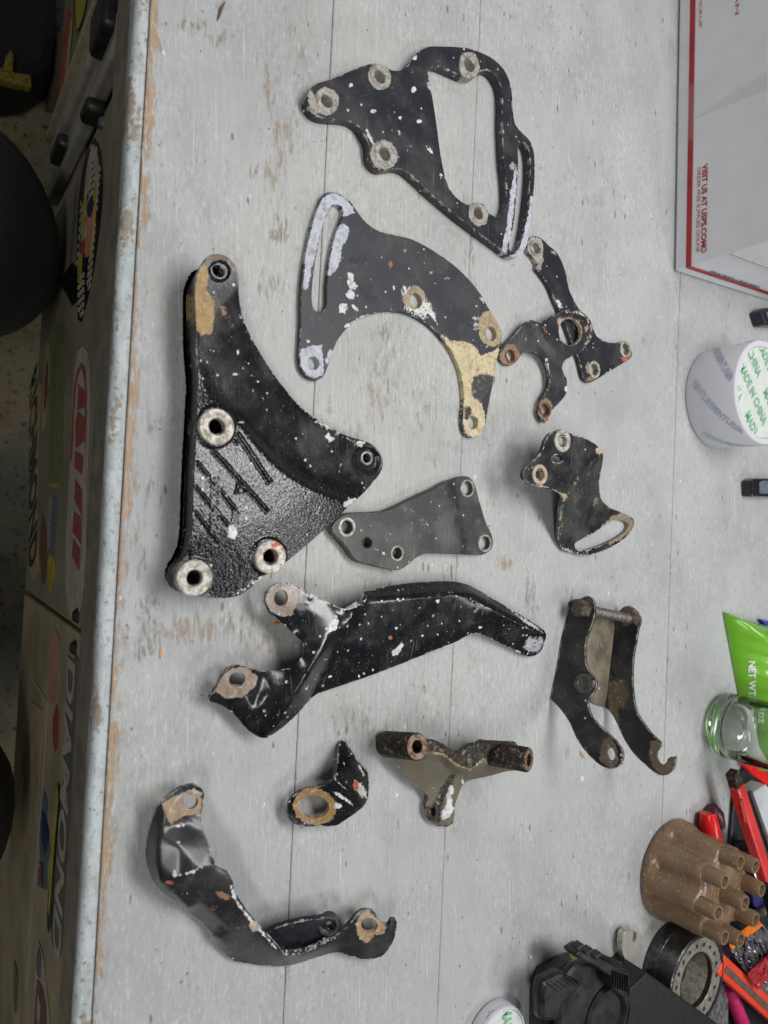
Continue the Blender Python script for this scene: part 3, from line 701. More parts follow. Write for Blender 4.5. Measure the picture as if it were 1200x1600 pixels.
for (x, y, ww, hh) in ((98, 236, 0.013, 0.045), (147, 176, 0.011, 0.026), (168, 38, 0.03, 0.045)):
    p = front(x, y, TD-0.003); MB().box(p, E1, E2, (0, 0, 1), ww, 0.016, hh).build('corner_clip', blk, posts, bevel=0.004)
flat('sticker', [(116, -10), (136, -10), (132, 20), (124, 46), (120, 50), (116, 30)], S_BLK, posts, TD+0.004, 0.0010)
flat('sticker', [(118, -10), (134, -10), (130, 20), (123, 43), (120, 46), (118, 30)], S_YEL, posts, TD+0.004, 0.0014)
flat('sticker', [(103, 10), (110, 25), (106, 90), (97, 150), (93, 140), (97, 80)], S_RED, posts, TD+0.004, 0.0010)
front_text('RACING', (96, 142), (101, 20), 6, S_WHT, posts, lift=-0.001) if False else None
flat('sticker_line', [(111, 26), (113, 30), (104, 130), (93, 215), (91, 215), (99, 140)], S_CRM, posts, TD+0.004, 0.0012)
# ---- floor
def floor():
    t = NT('stained_concrete'); a = t.noise(3.2, 6, rough=0.65); b = t.noise(14, 6, rough=0.7); cc = t.noise(90, 4)
    c = t.mix(t.step(a, 0.38, 0.62), rgb(110, 116, 104), rgb(160, 148, 116)); c = t.mix(t.step(b, 0.52, 0.66), c, rgb(146, 124, 90)); c = t.mix(t.step(cc, 0.58, 0.68), c, rgb(52, 54, 50))
    c = t.mix(t.step(b, 0.42, 0.32), c, rgb(58, 62, 58))
    t.set(Base_Color=c, Roughness=0.75, Normal=t.bump(b, 0.4, 0.004))
    N = 40; V = []; 
    for i in range(N+1):
        for j in range(N+1): V.append((-4+8*i/N, -4+8*j/N, -0.92))
    Fc = [(i*(N+1)+j, (i+1)*(N+1)+j, (i+1)*(N+1)+j+1, i*(N+1)+j+1) for i in range(N) for j in range(N)]
    o = mesh('floor', V, Fc, t.m); return tag(o, kind='structure')
floor()
# bench legs so that the top stands on something
for s in (S0+0.05, S1-0.05):
    for t_ in (0.18, 0.95):
        MB().box(B(s, t_, (-0.036-0.92)/2), E1, E2, (0, 0, 1), 0.07, 0.07, 0.92-0.036).build('leg', plain('leg_wood', rgb(120, 104, 84), 0.7), bench, bevel=0.003)
# ================================================================== the brackets
CREAM = rgb(212, 197, 160); WPAINT = rgb(196, 200, 212); WHITE = rgb(226, 226, 226); GOLD = rgb(168, 140, 92); BARE = rgb(170, 165, 156); BROWN = rgb(146, 118, 92); ORANGE = rgb(190, 96, 60); GRIME = rgb(96, 92, 84)
def bracket(name, px, py, label, cat='bracket', group='engine brackets laid out on the bench'):
    return thing(name, at(px, py, 0), label, cat, group)

# A: triangular plate with a big window
Z = lambda p: zt(p, 440, 40, 2.857)
A = bracket('window_bracket', 680, 240, 'black triangular steel bracket with a big open window and long edge slot')
zA = 0.0085
oA = Z([(118, 300), (150, 262), (215, 240), (300, 205), (385, 172), (420, 168), (455, 178), (490, 197), (530, 200), (560, 180), (590, 140), (620, 108), (655, 93), (720, 92), (800, 95), (850, 105), (930, 138), (985, 185), (1012, 232), (1028, 290), (1035, 390), (1045, 440), (1075, 478), (1108, 512), (1126, 560), (1132, 650), (1122, 780), (1108, 900), (1095, 980), (1070, 1022), (1040, 1033), (1008, 1022), (975, 995), (900, 940), (820, 880), (740, 815), (660, 745), (590, 680), (550, 648), (515, 638), (480, 643), (440, 645), (410, 625), (393, 590), (390, 550), (385, 520), (365, 480), (340, 447), (300, 425), (240, 418), (190, 413), (150, 398), (125, 370), (113, 335)])
wA = Z([(655, 200), (690, 180), (760, 205), (830, 234), (862, 228), (890, 202), (925, 200), (955, 225), (978, 270), (985, 330), (985, 450), (992, 600), (1002, 700), (1003, 790), (990, 835), (960, 855), (925, 832), (905, 800), (870, 790), (835, 800), (790, 775), (750, 725), (730, 670), (710, 570), (690, 420), (668, 285), (658, 230)])
sA_ = Z([(1056, 550), (1064, 527), (1085, 524), (1102, 550), (1110, 620), (1106, 720), (1095, 820), (1082, 910), (1062, 985), (1040, 1010), (1020, 1006), (1016, 985), (1034, 900), (1046, 800), (1054, 700), (1058, 620)])
holesA = [(200, 337, 9.5), (438, 228, 9.8), (460, 573, 9.8), (837, 177, 9.8), (878, 838, 8.8)]
hA = [circ(*zt([(x, y)], 440, 40, 2.857)[0], r, zA) for x, y, r in holesA]
wearA = [(Z([(1054, 620), (1042, 780), (1018, 960), (1000, 1030), (985, 990), (1000, 920), (1018, 780), (1036, 660)]), WPAINT, 5), (Z([(1112, 760), (1135, 770), (1115, 920), (1085, 1020), (1040, 1045), (1010, 1030), (1050, 1015), (1075, 950), (1100, 850)]), WPAINT, 5),
         (Z(ell(200, 337, 56, 62, 0)), BARE, 5), (Z(ell(135, 330, 24, 70, -20)), BARE, 5, .7), (Z(ell(438, 228, 50, 60, -20)), BARE, 4), (Z(ell(458, 578, 60, 66, -20)), BARE, 5), (Z(ell(838, 180, 46, 62)), BARE, 4), (Z(ell(878, 842, 42, 55, -20)), BARE, 4),
         (Z(ell(1030, 630, 14, 18)), BARE, 6), (Z(ell(970, 330, 12, 55)), WHITE, 5, .7), (Z(ell(800, 245, 46, 10, 25)), WHITE, 5, .6), (Z(ell(660, 260, 9, 40, -8)), WHITE, 4, .8), (Z(ell(612, 428, 12, 8)), WHITE, 4), (Z(ell(590, 285, 10, 14)), WHITE, 4), (Z(ell(410, 382, 12, 9)), WHITE, 4), (Z(ell(525, 478, 14, 8, 60)), WHITE, 4, .9), (Z(ell(592, 140, 14, 14)), WHITE, 4), (Z(ell(390, 490, 8, 50, -25)), WHITE, 4, .8), (Z(ell(665, 560, 35, 8, 50)), WHITE, 5, .6), (Z(ell(310, 265, 10, 10)), WHITE, 4, .9), (Z(ell(530, 410, 8, 9)), WHITE, 4), (Z(ell(712, 680, 12, 26)), WHITE, 5, .6)]
sheet('plate', A, oA, [wA, sA_]+hA, z=zA, th=0.0082, mat=IRON_SATIN, wear=wearA, rnd=0)
for (x, y, r), rr in zip(holesA, (19, 18, 19.5, 19, 16)):
    p = zt([(x, y)], 440, 40, 2.857)[0]; ring(A, p[0], p[1], zA, rr, r*1.02, 0.0006, RIM, down=0.007)

# B: crescent plate with a curved slot
Z = lambda p: zt(p, 440, 280, 3.158)
Bk = bracket('crescent_bracket', 620, 500, 'black crescent-shaped plate with curved slot and flaking white and cream paint')
zB = 0.0048
oB = Z([(205, 82), (225, 66), (255, 64), (290, 75), (340, 110), (375, 160), (420, 215), (480, 255), (560, 275), (640, 295), (720, 335), (800, 385), (870, 440), (930, 500), (985, 570), (1030, 650), (1070, 710), (1086, 760), (1080, 830), (1060, 900), (1045, 1000), (1025, 1100), (1010, 1190), (990, 1250), (950, 1275), (915, 1265), (897, 1230), (893, 1170), (900, 1100), (895, 1020), (880, 940), (845, 860), (800, 795), (750, 740), (690, 695), (620, 662), (550, 650), (480, 655), (400, 680), (330, 730), (280, 790), (250, 860), (230, 920), (205, 975), (170, 992), (125, 975), (97, 935), (87, 880), (90, 800), (95, 700), (95, 600), (107, 450), (127, 330), (150, 230), (183, 130)])
sB = Z([(243, 142), (256, 128), (278, 125), (297, 140), (304, 165), (295, 200), (270, 260), (245, 350), (230, 450), (222, 550), (220, 620), (205, 650), (185, 656), (162, 643), (150, 600), (152, 520), (165, 420), (187, 300), (215, 200)])
hbs = [(158, 908, 10), (663, 598, 11.5), (1035, 762, 11), (944, 1200, 10.5)]
hB = [circ(*zt([(x, y)], 440, 280, 3.158)[0], r, zB) for x, y, r in hbs]
wearB = [(Z([(205, 90), (250, 70), (310, 90), (345, 130), (360, 165), (330, 180), (300, 185), (295, 135), (250, 120), (215, 190), (185, 300), (160, 400), (130, 540), (108, 545), (115, 400), (140, 260), (170, 150)]), WPAINT, 6),
         (Z([(268, 235), (310, 215), (335, 240), (325, 290), (300, 330), (290, 400), (265, 455), (235, 475), (228, 460), (245, 350)]), WPAINT, 5), (Z(ell(340, 475, 22, 14, 60)), WHITE, 5), (Z(ell(345, 520, 30, 18, 50)), WHITE, 5), (Z(ell(340, 570, 22, 22, 50)), WHITE, 5), (Z(ell(302, 635, 24, 22, -60)), WHITE, 5), (Z(ell(362, 635, 8, 22, -45)), WHITE, 4), (Z(ell(130, 800, 9, 9)), WHITE, 4),
         (Z([(95, 840), (150, 820), (205, 815), (200, 860), (210, 920), (205, 965), (170, 985), (125, 965), (95, 920)]), WPAINT, 5), (Z([(240, 840), (255, 850), (225, 925), (215, 900)]), WPAINT, 4),
         (Z(ell(655, 590, 56, 62)), rgb(170, 154, 130), 5), (Z([(600, 520), (650, 520), (730, 590), (720, 660), (740, 700), (700, 700), (600, 655), (520, 650), (590, 635), (590, 560)]), WHITE, 12, .62), (Z([(690, 600), (730, 600), (790, 740), (760, 720), (715, 650)]), WHITE, 6, .7),
         (Z(ell(1030, 740, 60, 90, -10)), rgb(176, 160, 128), 6), (Z([(945, 670), (975, 680), (970, 760), (940, 740)]), WHITE, 8, .7),
         (Z([(770, 750), (840, 800), (900, 795), (960, 830), (985, 870), (1040, 850), (1075, 830), (1050, 960), (1040, 970), (985, 960), (945, 980), (935, 1060), (990, 1110), (1000, 1150), (1010, 1200), (985, 1260), (945, 1275), (905, 1255), (893, 1200), (900, 1100), (890, 1000), (850, 870), (800, 790)]), CREAM, 6),
         (Z([(300, 720), (400, 675), (500, 655), (500, 662), (400, 690), (320, 745)]), WHITE, 5, .7), (Z([(985, 560), (1030, 650), (1020, 655), (975, 590)]), WHITE, 5, .7), (Z(ell(737, 460, 16, 8)), BARE, 5, .7), (Z(ell(815, 490, 16, 12)), BARE, 5, .6), (Z(ell(538, 420, 8, 14)), rgb(170, 120, 90), 4), (Z(ell(608, 352, 7, 9)), rgb(160, 120, 90), 4), (Z(ell(555, 535, 5, 12)), WHITE, 4)]
wearB.append((Z([(905, 1120), (935, 1115), (940, 1150), (925, 1190), (905, 1190)]), rgb(60, 60, 62), 5, 1.3)); wearB.append((Z([(955, 975), (1030, 965), (1020, 1040), (985, 1090), (950, 1080), (940, 1020)]), rgb(66, 68, 74), 6, 1.3))
sheet('plate', Bk, oB, [sB]+hB, z=zB, th=0.0045, mat=IRON_FLAT, wear=wearB, rnd=0)
BLKINK = plain('black_ink', rgb(34, 35, 40), 0.5)
# two smudged black paint daubs
for (x, y, rx, ry, ro) in ((365, 400, 34, 18, 10), (395, 395, 22, 22, 0), (420, 545, 26, 34, 30), (440, 590, 34, 20, 0), (395, 520, 16, 20, 0)):
    P = [(p[0]*(1+0.0)+random.uniform(-1.5, 1.5), p[1]+random.uniform(-1.5, 1.5)) for p in Z(ell(x, y, rx, ry, ro, 18))]
    c0 = [at(p[0], p[1], zB+0.00006+0.00005*random.random()) for p in P]; zz_ = random.uniform(.00004, .00022); c0 = [Vector((q.x, q.y, zB+zz_)) for q in c0]
    mesh('paint_daub', c0+[p-Vector((0, 0, 0.0002)) for p in c0], [tuple(range(18))]+[(i, (i+1) % 18, 18+(i+1) % 18, 18+i) for i in range(18)], BLKINK, Bk, smooth=False)

# C: large cast bracket
Z = lambda p: zt(p, 250, 380, 2.808)
C = bracket('cast_bracket', 420, 680, 'large thick glossy black casting with white-faced bolt bosses and moulded numbers', 'casting')
HT = 0.028; LO = 0.020
oC = Z([(158, 150, .026), (165, 128, .026), (185, 82, .026), (215, 55, .026), (250, 47, .026), (290, 57, .026), (325, 90, .026), (342, 140, .025), (346, 200, .024), (352, 270, .023), (370, 340, .022), (400, 410, .0195), (440, 480, .0175), (490, 560, .0160), (550, 640, .0150), (610, 710, .0145), (680, 765, .0140), (760, 815, .0135), (830, 848, .013), (900, 868, .013), (940, 890, .013), (970, 930, .013), (978, 972, .013), (965, 1010, .0135), (935, 1050, .0155), (880, 1110, .018), (820, 1165, .022), (740, 1240, .023), (650, 1320, .023), (590, 1370, .023), (540, 1410, .023), (460, 1460, .023), (400, 1510, .022), (350, 1545, .021), (300, 1556, .021), (230, 1556, .021), (170, 1548, .022), (110, 1535, .022), (72, 1500, .022), (62, 1455, .022), (78, 1410, .022), (103, 1375, .023), (125, 1330, .025), (138, 1250, .026), (145, 1100, .027), (152, 950, .027), (160, 800, .027), (165, 700, .027), (168, 600, .026), (160, 500, .026), (155, 420, .026), (155, 300, .026), (153, 200, .026)])
crC = [Z([(175, 560, .026), (205, 660, .0255), (250, 720, .025), (330, 775, .025), (440, 905, .026), (560, 1020, .0265), (700, 1095, .0255), (830, 1145, .023)]),
       Z([(215, 560, .0240), (250, 640, .0232), (330, 710, .0222), (440, 850, .0212), (570, 960, .0202), (720, 1045, .0192), (850, 1105, .0190)]),
       Z([(380, 440, .0200), (430, 540, .0172), (520, 650, .0160), (620, 740, .0152), (760, 840, .0145)])]
ptC = Z([(250, 300, .025), (300, 400, .023), (600, 900, .0172), (450, 720, .0190), (800, 1000, .0155), (330, 1000, .027), (300, 1250, .0265), (550, 1200, .0255), (450, 1300, .025)])
hC = [circ(*zt([(x, y)], 250, 380, 2.808)[0], r, z) for x, y, r, z in ((240, 800, 13, .026), (480, 1365, 12.5, .024), (145, 1462, 12.5, .024), (905, 945, 8, .0135), (255, 122, 10, .026))]
wearC = [(Z([(150, 230), (165, 130), (200, 75), (215, 130), (205, 200), (240, 260), (238, 330), (225, 395), (180, 405), (158, 380)]), GOLD, 6), (Z([(200, 60), (250, 45), (310, 70), (340, 120), (325, 105), (270, 72), (215, 80)]), rgb(120, 100, 74), 6, .8),
         (Z([(345, 280), (372, 340), (420, 440), (425, 470), (385, 420), (355, 350)]), WHITE, 8, .62), (Z([(610, 715), (700, 770), (830, 850), (890, 872), (880, 890), (800, 860), (680, 790)]), WHITE, 8, .62), (Z([(860, 865), (900, 872), (885, 895), (865, 890)]), WHITE, 4),
         (Z([(230, 220), (300, 300), (340, 390), (310, 370), (250, 280)]), BROWN, 8, .6), (Z([(735, 820), (770, 860), (740, 880), (720, 850)]), WHITE, 6, .66), (Z([(845, 860), (870, 880), (850, 895)]), GOLD, 5, .8), (Z(ell(790, 990, 5, 34, 15)), WHITE, 4, .7), (Z(ell(330, 575, 12, 6)), WHITE, 3), (Z(ell(360, 785, 12, 5)), WHITE, 3), (Z(ell(340, 480, 6, 14)), WHITE, 3),
         (Z([(820, 1120), (860, 1110), (870, 1130), (820, 1165), (790, 1160)]), WHITE, 6, .62), (Z([(300, 1235), (330, 1240), (345, 1270), (330, 1300), (300, 1290)]), WHITE, 5, .9), (Z([(380, 1490), (460, 1450), (545, 1400), (560, 1380), (500, 1450), (400, 1515), (340, 1550), (300, 1552)]), WHITE, 6, .58), (Z([(60, 1455), (75, 1410), (110, 1375), (130, 1385), (90, 1420), (78, 1480), (120, 1530), (90, 1520)]), BROWN, 6, .9)]
crP = np.array([p[:2] for p in crC[1]])
cpoly = Z([(175, 545), (215, 640), (260, 700), (340, 745), (440, 875), (565, 990), (700, 1070), (850, 1125), (700, 1290), (540, 1420), (300, 1580), (0, 1560), (60, 900), (120, 700)])
def ribsC(P):
    dz = np.zeros(len(P))
    for a, b in (((345, 838), (482, 1045)), ((240, 915), (470, 1170)), ((165, 960), (330, 1165)), ((155, 1065), (300, 1235)), ((150, 1170), (255, 1310)), ((300, 820), (340, 870))):
        a, b = zt([a, b], 250, 380, 2.808); d = pdist(P, [a, b], False)
        # stepped ridge: sharp on one side
        n = np.array([-(b[1]-a[1]), b[0]-a[0]]); n = n/np.hypot(*n); s = (P-np.array(a))@n
        dz += 0.0011*np.exp(-(d/2.0)**2)-0.0006*np.exp(-((s-3.6)/1.6)**2)*(pdist(P, [(a[0]+n[0]*4, a[1]+n[1]*4), (b[0]+n[0]*4, b[1]+n[1]*4)], False) < 4)
    # collars round the bosses
    for x, y, r, h in ((240, 805, 33, .0016), (475, 1375, 29, .0014), (145, 1465, 30, .001)):
        q = zt([(x, y)], 250, 380, 2.808)[0]; d = np.hypot((P[:, 0]-q[0])*1.1, P[:, 1]-q[1]); dz += h*np.clip((r+3-d)/5, 0, 1)
    q = zt([(905, 945)], 250, 380, 2.808)[0]; d = np.hypot(P[:, 0]-q[0]-2, P[:, 1]-q[1]-3); dz -= 0.0022*np.clip((24-d)/8, 0, 1)
    q = zt([(262, 122)], 250, 380, 2.808)[0]; d = np.hypot(P[:, 0]-q[0], P[:, 1]-q[1]); dz -= 0.0016*np.clip((17-d)/3, 0, 1)
    return dz*np.clip((pdist(P, oC)-1.0)/5.0, 0, 1)
# the casting is one body; rough and smooth areas are told apart by a mask attribute
body = sheet('body', C, oC, hC, crC, ptC, bottom=0.0006, inset=0.0035, mat=IRON_SMOOTH, wear=wearC, rnd=7, zadd=ribsC, bevel=0.0009, sp=1.8)
body.data.materials.append(IRON_CAST)
vp = np.array([proj(v.co+ORG[C]) for v in body.data.vertices]); rough = inside(vp, cpoly)
for p in body.data.polygons:
    if sum(rough[i] for i in p.vertices)*2 > len(p.vertices): p.material_index = 1
for (x, y, ro, ri, zz, hh, m) in ((240, 808, 28.5, 13, .027, .004, RIMW), (475, 1375, 26, 12.5, .025, .004, RIMR), (145, 1467, 28.5, 12.5, .0235, .003, RIMW)):
    p = zt([(x, y)], 250, 380, 2.808)[0]; ring(C, p[0], p[1], zz, ro, ri, hh, m, down=0.0015); ring(C, p[0], p[1], zz-.001, ro*.96, ri*1.02, .0, IRON_SMOOTH, down=.018, name='boss_post')
p = zt([(905, 943)], 250, 380, 2.808)[0]; ring(C, p[0], p[1], .0118, 11, 7.4, .0012, RIM, down=.011)
p = zt([(255, 122)], 250, 380, 2.808)[0]; ring(C, p[0], p[1], .0232, 15, 9.2, .0012, IRON_GLOSS, down=.02)
# moulded number, mark and triangle
CASTNUM = IRON_CAST
def cast_text(s, a, b, hpx, z, base):
    A_ = at(a[0], a[1], z); B_ = at(b[0], b[1], z); u = (B_-A_); n = Vector((0, 0, 1)); v = n.cross(u).normalized()
    return lettering(s, A_, u, v, u.length, hpx*depth(a[0], z)/F*1.0, CASTNUM, C, lift=0.0011, thick=0.0035, name='moulded_number', bold=True)
cast_text('3932432', (330, 742), (329, 833), 15, .0270, 0)
cast_text('26', (364, 797), (362, 818), 13, .0266, 0)
q = [at(*p, .0278) for p in ((368, 772), (392, 768), (372, 755))]
tr = MB()
for i in range(3): tr.tube([q[i], q[(i+1) % 3]], 0.0006, 6)
tr.build('moulded_triangle', CASTNUM, C)
MB().lathe([(.0013, 0), (.0018, .0006), (.0023, 0)], at(377, 766, .0274), (0, 0, 1), 20).build('moulded_mark', CASTNUM, C)

# D1: arm plate, lies beneath the forked bracket
Z = lambda p: zt(p, 760, 350, 4.8)
D = bracket('arm_bracket', 880, 470, 'slim black arm bracket with two white-faced bosses, lying beneath the small forked bracket')
zD = 0.005
oD = Z([(305, 150), (320, 108), (360, 90), (410, 105), (470, 160), (530, 215), (570, 290), (600, 380), (625, 500), (660, 570), (700, 640), (760, 700), (800, 780), (830, 840), (870, 868), (920, 888), (970, 890), (1020, 890), (1062, 900), (1085, 940), (1095, 980), (1080, 1010), (1000, 1060), (900, 1120), (830, 1165), (780, 1187), (740, 1168), (720, 1120), (705, 1050), (680, 975), (640, 880), (592, 750), (552, 655), (520, 585), (470, 465), (410, 375), (378, 335), (382, 300), (350, 245), (315, 205)])
hDs = [(368, 182, 8.5), (1040, 940, 9), (806, 1092, 9)]
wearD = [(Z([(305, 140), (340, 95), (410, 105), (430, 160), (425, 240), (432, 275), (412, 300), (412, 345), (375, 335), (380, 300), (340, 240), (308, 200)]), BARE, 5), (Z(ell(505, 218, 26, 14, 40)), BARE, 5, .7), (Z(ell(545, 600, 14, 34, -25)), WHITE, 5, .8), (Z([(1000, 1000), (1050, 990), (1085, 1005), (1040, 1035)]), ORANGE, 5, .9), (Z(ell(800, 1150, 50, 26, -25)), BROWN, 5, .8), (Z(ell(1075, 975, 20, 36)), BROWN, 5, .8), (Z(ell(785, 1080, 50, 60)), BARE, 6, .6)]
sheet('plate', D, oD, [circ(*zt([(x, y)], 760, 350, 4.8)[0], r, zD) for x, y, r in hDs]+[Z(ell(672, 762, 22, 44, -15))], z=zD, th=.0045, mat=IRON_SATIN, wear=wearD, rnd=0, sp=2.2)
for (x, y, r), ro, m in zip(hDs, (12.5, 13, 13.5), (RIM, RIMW, RIMW)):
    p = zt([(x, y)], 760, 350, 4.8)[0]; ring(D, p[0], p[1], zD, ro, r, .0012, m, down=.0045)
# D2: forked bracket
E_ = bracket('forked_bracket', 880, 540, 'small black forked bracket with a large round eye and two rusty lugs')
oE = Z([(100, 965, .004), (112, 930, .005), (200, 840, .007), (320, 722, .010), (400, 735, .011), (440, 718, .011), (520, 675, .0115), (600, 645, .0115), (680, 645, .0115), (740, 675, .0115), (785, 730, .0115), (800, 790, .0115), (785, 860, .0115), (740, 930, .0115), (690, 970, .0115), (640, 995, .011), (592, 1022, .010), (570, 1070, .009), (580, 1115, .0085), (602, 1155, .008), (605, 1200, .008), (600, 1270, .007), (545, 1345, .0065), (492, 1400, .006), (455, 1475, .0055), (430, 1488, .0055), (402, 1455, .0055), (390, 1400, .006), (404, 1340, .0065), (430, 1290, .0068), (462, 1240, .007), (477, 1160, .008), (465, 1080, .0085), (430, 1010, .009), (380, 972, .009), (330, 960, .008), (280, 965, .007), (245, 1010, .005), (190, 1060, .004), (140, 1055, .004), (108, 1020, .004)])
crE = [Z([(400, 740, .0112), (450, 870, .0112), (520, 960, .0112), (590, 1018, .010)]), Z([(325, 735, .0098), (390, 880, .0095), (470, 1000, .0088), (555, 1080, .0085)])]
wearE = [(Z([(520, 690), (600, 655), (690, 650), (760, 690), (800, 780), (780, 870), (700, 965), (720, 930), (770, 850), (775, 760), (730, 690), (650, 665), (570, 672)]), rgb(190, 176, 160), 5, .75), (Z(ell(628, 805, 100, 120)), rgb(110, 90, 72), 7, .62), (Z(ell(628, 808, 90, 106, -10)), rgb(190, 170, 150), 3, .8), (Z(ell(560, 730, 30, 30)), rgb(176, 160, 140), 5, .8), (Z(ell(750, 785, 14, 30)), rgb(176, 160, 140), 4, .8), (Z(ell(440, 790, 18, 50, -20)), rgb(150, 90, 60), 6, .7),
         (Z([(100, 980), (160, 900), (215, 910), (255, 990), (190, 1065), (120, 1050)]), BROWN, 5), (Z([(395, 1330), (440, 1300), (490, 1340), (490, 1400), (450, 1490), (400, 1440)]), BROWN, 5), (Z(ell(598, 1235, 12, 26)), WHITE, 4), (Z([(430, 1010), (460, 1015), (485, 1130), (470, 1230), (440, 1290), (475, 1160)]), WHITE, 5, .62), (Z(ell(452, 1018, 12, 14)), WHITE, 4), (Z(ell(375, 755, 18, 12)), BARE, 4, .7)]
sheet('plate', E_, oE, [Z(ell(628, 808, 84, 100, -10)), Z(ell(183, 985, 30, 44, -20)), Z(ell(442, 1390, 32, 46, -15))], crE, Z([(628, 690, .0115)]), th=.0032, mat=IRON_SATIN, wear=wearE, rnd=4, sp=2.2)
for (x, y, ro, ri, zz) in ((183, 985, 12.5, 9, .0042), (442, 1392, 12.5, 9, .0058)):
    p = zt([(x, y)], 760, 350, 4.8)[0]; ring(E_, p[0], p[1], zz, ro, ri, .0008, RUST if ro < 20 else IRON_SATIN, down=.004)

# E: dogleg bracket, dusty
Z = lambda p: zt(p, 500, 720, 4)
G_ = bracket('dogleg_bracket', 650, 820, 'dusty dark grey flat dogleg bracket with five bolt holes, touching the big casting')
oG = Z([(75, 412, .0085), (95, 380, .0085), (130, 348, .0085), (180, 327, .0085), (300, 321, .0085), (400, 313, .0085), (480, 285, .0085), (600, 226, .0085), (720, 171, .0085), (795, 130, .0085), (830, 115, .0055), (870, 101, .005), (925, 99, .005), (955, 125, .005), (977, 175, .005), (1000, 260, .005), (1040, 390, .005), (1070, 450, .005), (1082, 510, .005), (1068, 555, .005), (1022, 586, .005), (950, 589, .005), (890, 586, .008), (850, 583, .0085), (700, 579, .0085), (650, 583, .0085), (600, 608, .0085), (552, 648, .0085), (515, 675, .0085), (480, 684, .0085), (400, 671, .0085), (310, 650, .0085), (242, 630, .0085), (205, 600, .0085), (180, 560, .0085), (150, 522, .0085), (110, 482, .0085), (83, 450, .0085)])
crG = [Z([(800, 150, .0085), (835, 330, .0085), (885, 575, .0085)]), Z([(832, 140, .0052), (868, 330, .005), (920, 575, .005)])]
hG = [(168, 415, 10.5, .0085), (295, 512, 6.8, .0085), (482, 578, 9, .0085), (920, 172, 11, .005), (1030, 515, 10.5, .005)]
sheet('plate', G_, oG, [circ(*zt([(x, y)], 500, 720, 4)[0], r, z) for x, y, r, z in hG], crG, th=.007, bottom=.0006, mat=IRON_GREY, rnd=4, sp=2.3,
      wear=[(Z(ell(640, 390, 110, 90)), rgb(120, 122, 124), 40, .5), (Z(ell(560, 320, 60, 30, 40)), rgb(160, 160, 160), 16, .52), (Z(ell(398, 580, 10, 10)), WHITE, 4), (Z(ell(540, 500, 8, 30)), BARE, 6, .6), (Z([(85, 400), (110, 480), (100, 480), (72, 420)]), WHITE, 5, .6)])
for (x, y, r, z), ro in zip(hG, (16, 9, 12.5, 14, 14)):
    p = zt([(x, y)], 500, 720, 4)[0]; ring(G_, p[0], p[1], z, ro, r, .0006, RIM if ro > 10 else IRON_GREY, down=z-.001)

# F: z-bent bracket with slotted foot
Z = lambda p: zt(p, 790, 650, 5.4545)
Fk = bracket('z_bent_bracket', 900, 770, 'black z-bent bracket standing on a slotted foot, upper ledge with two pale ringed holes')
T1 = .036
oF = Z([(148, 485, T1), (165, 450, T1), (195, 415, T1), (260, 360, T1), (315, 285, T1), (338, 210, T1), (365, 165, T1), (400, 138, T1), (470, 123, T1), (540, 140, T1), (580, 158, T1), (650, 180, T1), (735, 220, T1), (800, 268, T1-.001), (828, 310, T1-.003), (828, 385, .030), (812, 480, .023), (800, 590, .016), (812, 690, .010), (850, 752, .006), (900, 785, .0045), (960, 812, .004), (1020, 838, .004), (1080, 868, .004), (1097, 905, .004), (1080, 965, .004), (1035, 1025, .004), (960, 1082, .004), (850, 1140, .004), (740, 1182, .004), (650, 1188, .004), (580, 1168, .004), (505, 1150, .004), (470, 1112, .0045), (450, 1060, .006), (455, 960, .012), (465, 850, .020), (480, 750, .028), (492, 700, .032), (470, 668, T1-.001), (430, 640, T1), (380, 615, T1), (320, 602, T1), (240, 592, T1), (185, 562, T1), (155, 530, T1)])
crF = [Z([(820, 300, T1-.001), (700, 420, T1-.001), (600, 540, T1-.001), (500, 690, T1-.002)]), Z([(835, 730, .0075), (700, 850, .0065), (580, 960, .006), (475, 1085, .0055)]), Z([(870, 770, .0045), (760, 880, .004), (640, 985, .004), (560, 1060, .004), (500, 1130, .004)])]
wearF = [(Z([(770, 290), (800, 260), (835, 300), (825, 325), (775, 320)]), rgb(200, 180, 160), 5), (Z([(830, 320), (760, 350), (600, 540), (520, 660), (490, 690), (520, 690), (640, 520), (780, 370)]), rgb(140, 132, 118), 7, .62), (Z([(480, 660), (515, 660), (520, 700), (500, 730), (480, 700)]), rgb(196, 170, 140), 5, .9), (Z([(455, 800), (490, 740), (500, 760), (490, 1040), (470, 1050)]), rgb(180, 150, 110), 5, .62),
         (Z([(260, 590), (330, 595), (400, 620), (470, 670), (450, 660), (380, 630), (300, 605)]), WHITE, 5, .75), (Z([(980, 830), (1050, 845), (1090, 900), (1070, 970), (1000, 1040), (880, 1110), (870, 1080), (980, 1010), (1045, 930), (1000, 885), (930, 880), (860, 920), (800, 970), (820, 930), (900, 860)]), rgb(140, 126, 108), 5, .95), (Z(ell(760, 740, 26, 60, 15)), rgb(140, 130, 112), 8, .62), (Z(ell(555, 900, 16, 50)), rgb(130, 118, 98), 8, .55),
         (Z([(640, 1065), (760, 990), (870, 940), (860, 960), (700, 1050), (640, 1080)]), WHITE, 5, .85), (Z([(470, 1090), (510, 1120), (600, 1150), (720, 1150), (700, 1180), (590, 1175), (490, 1150)]), WHITE, 5, .62), (Z(ell(215, 440, 26, 12, -40)), WHITE, 5, .6), (Z(ell(190, 560, 30, 8, 30)), WHITE, 5, .7), (Z([(560, 560), (700, 420), (790, 420), (790, 600), (700, 760), (560, 920), (520, 900), (510, 720)]), rgb(104, 100, 90), 30, .45)]
sF = Z([(590, 1108), (600, 1080), (650, 1050), (750, 1000), (850, 925), (920, 885), (980, 885), (1030, 905), (1045, 935), (1025, 980), (960, 1030), (860, 1082), (760, 1122), (665, 1147), (610, 1135)])
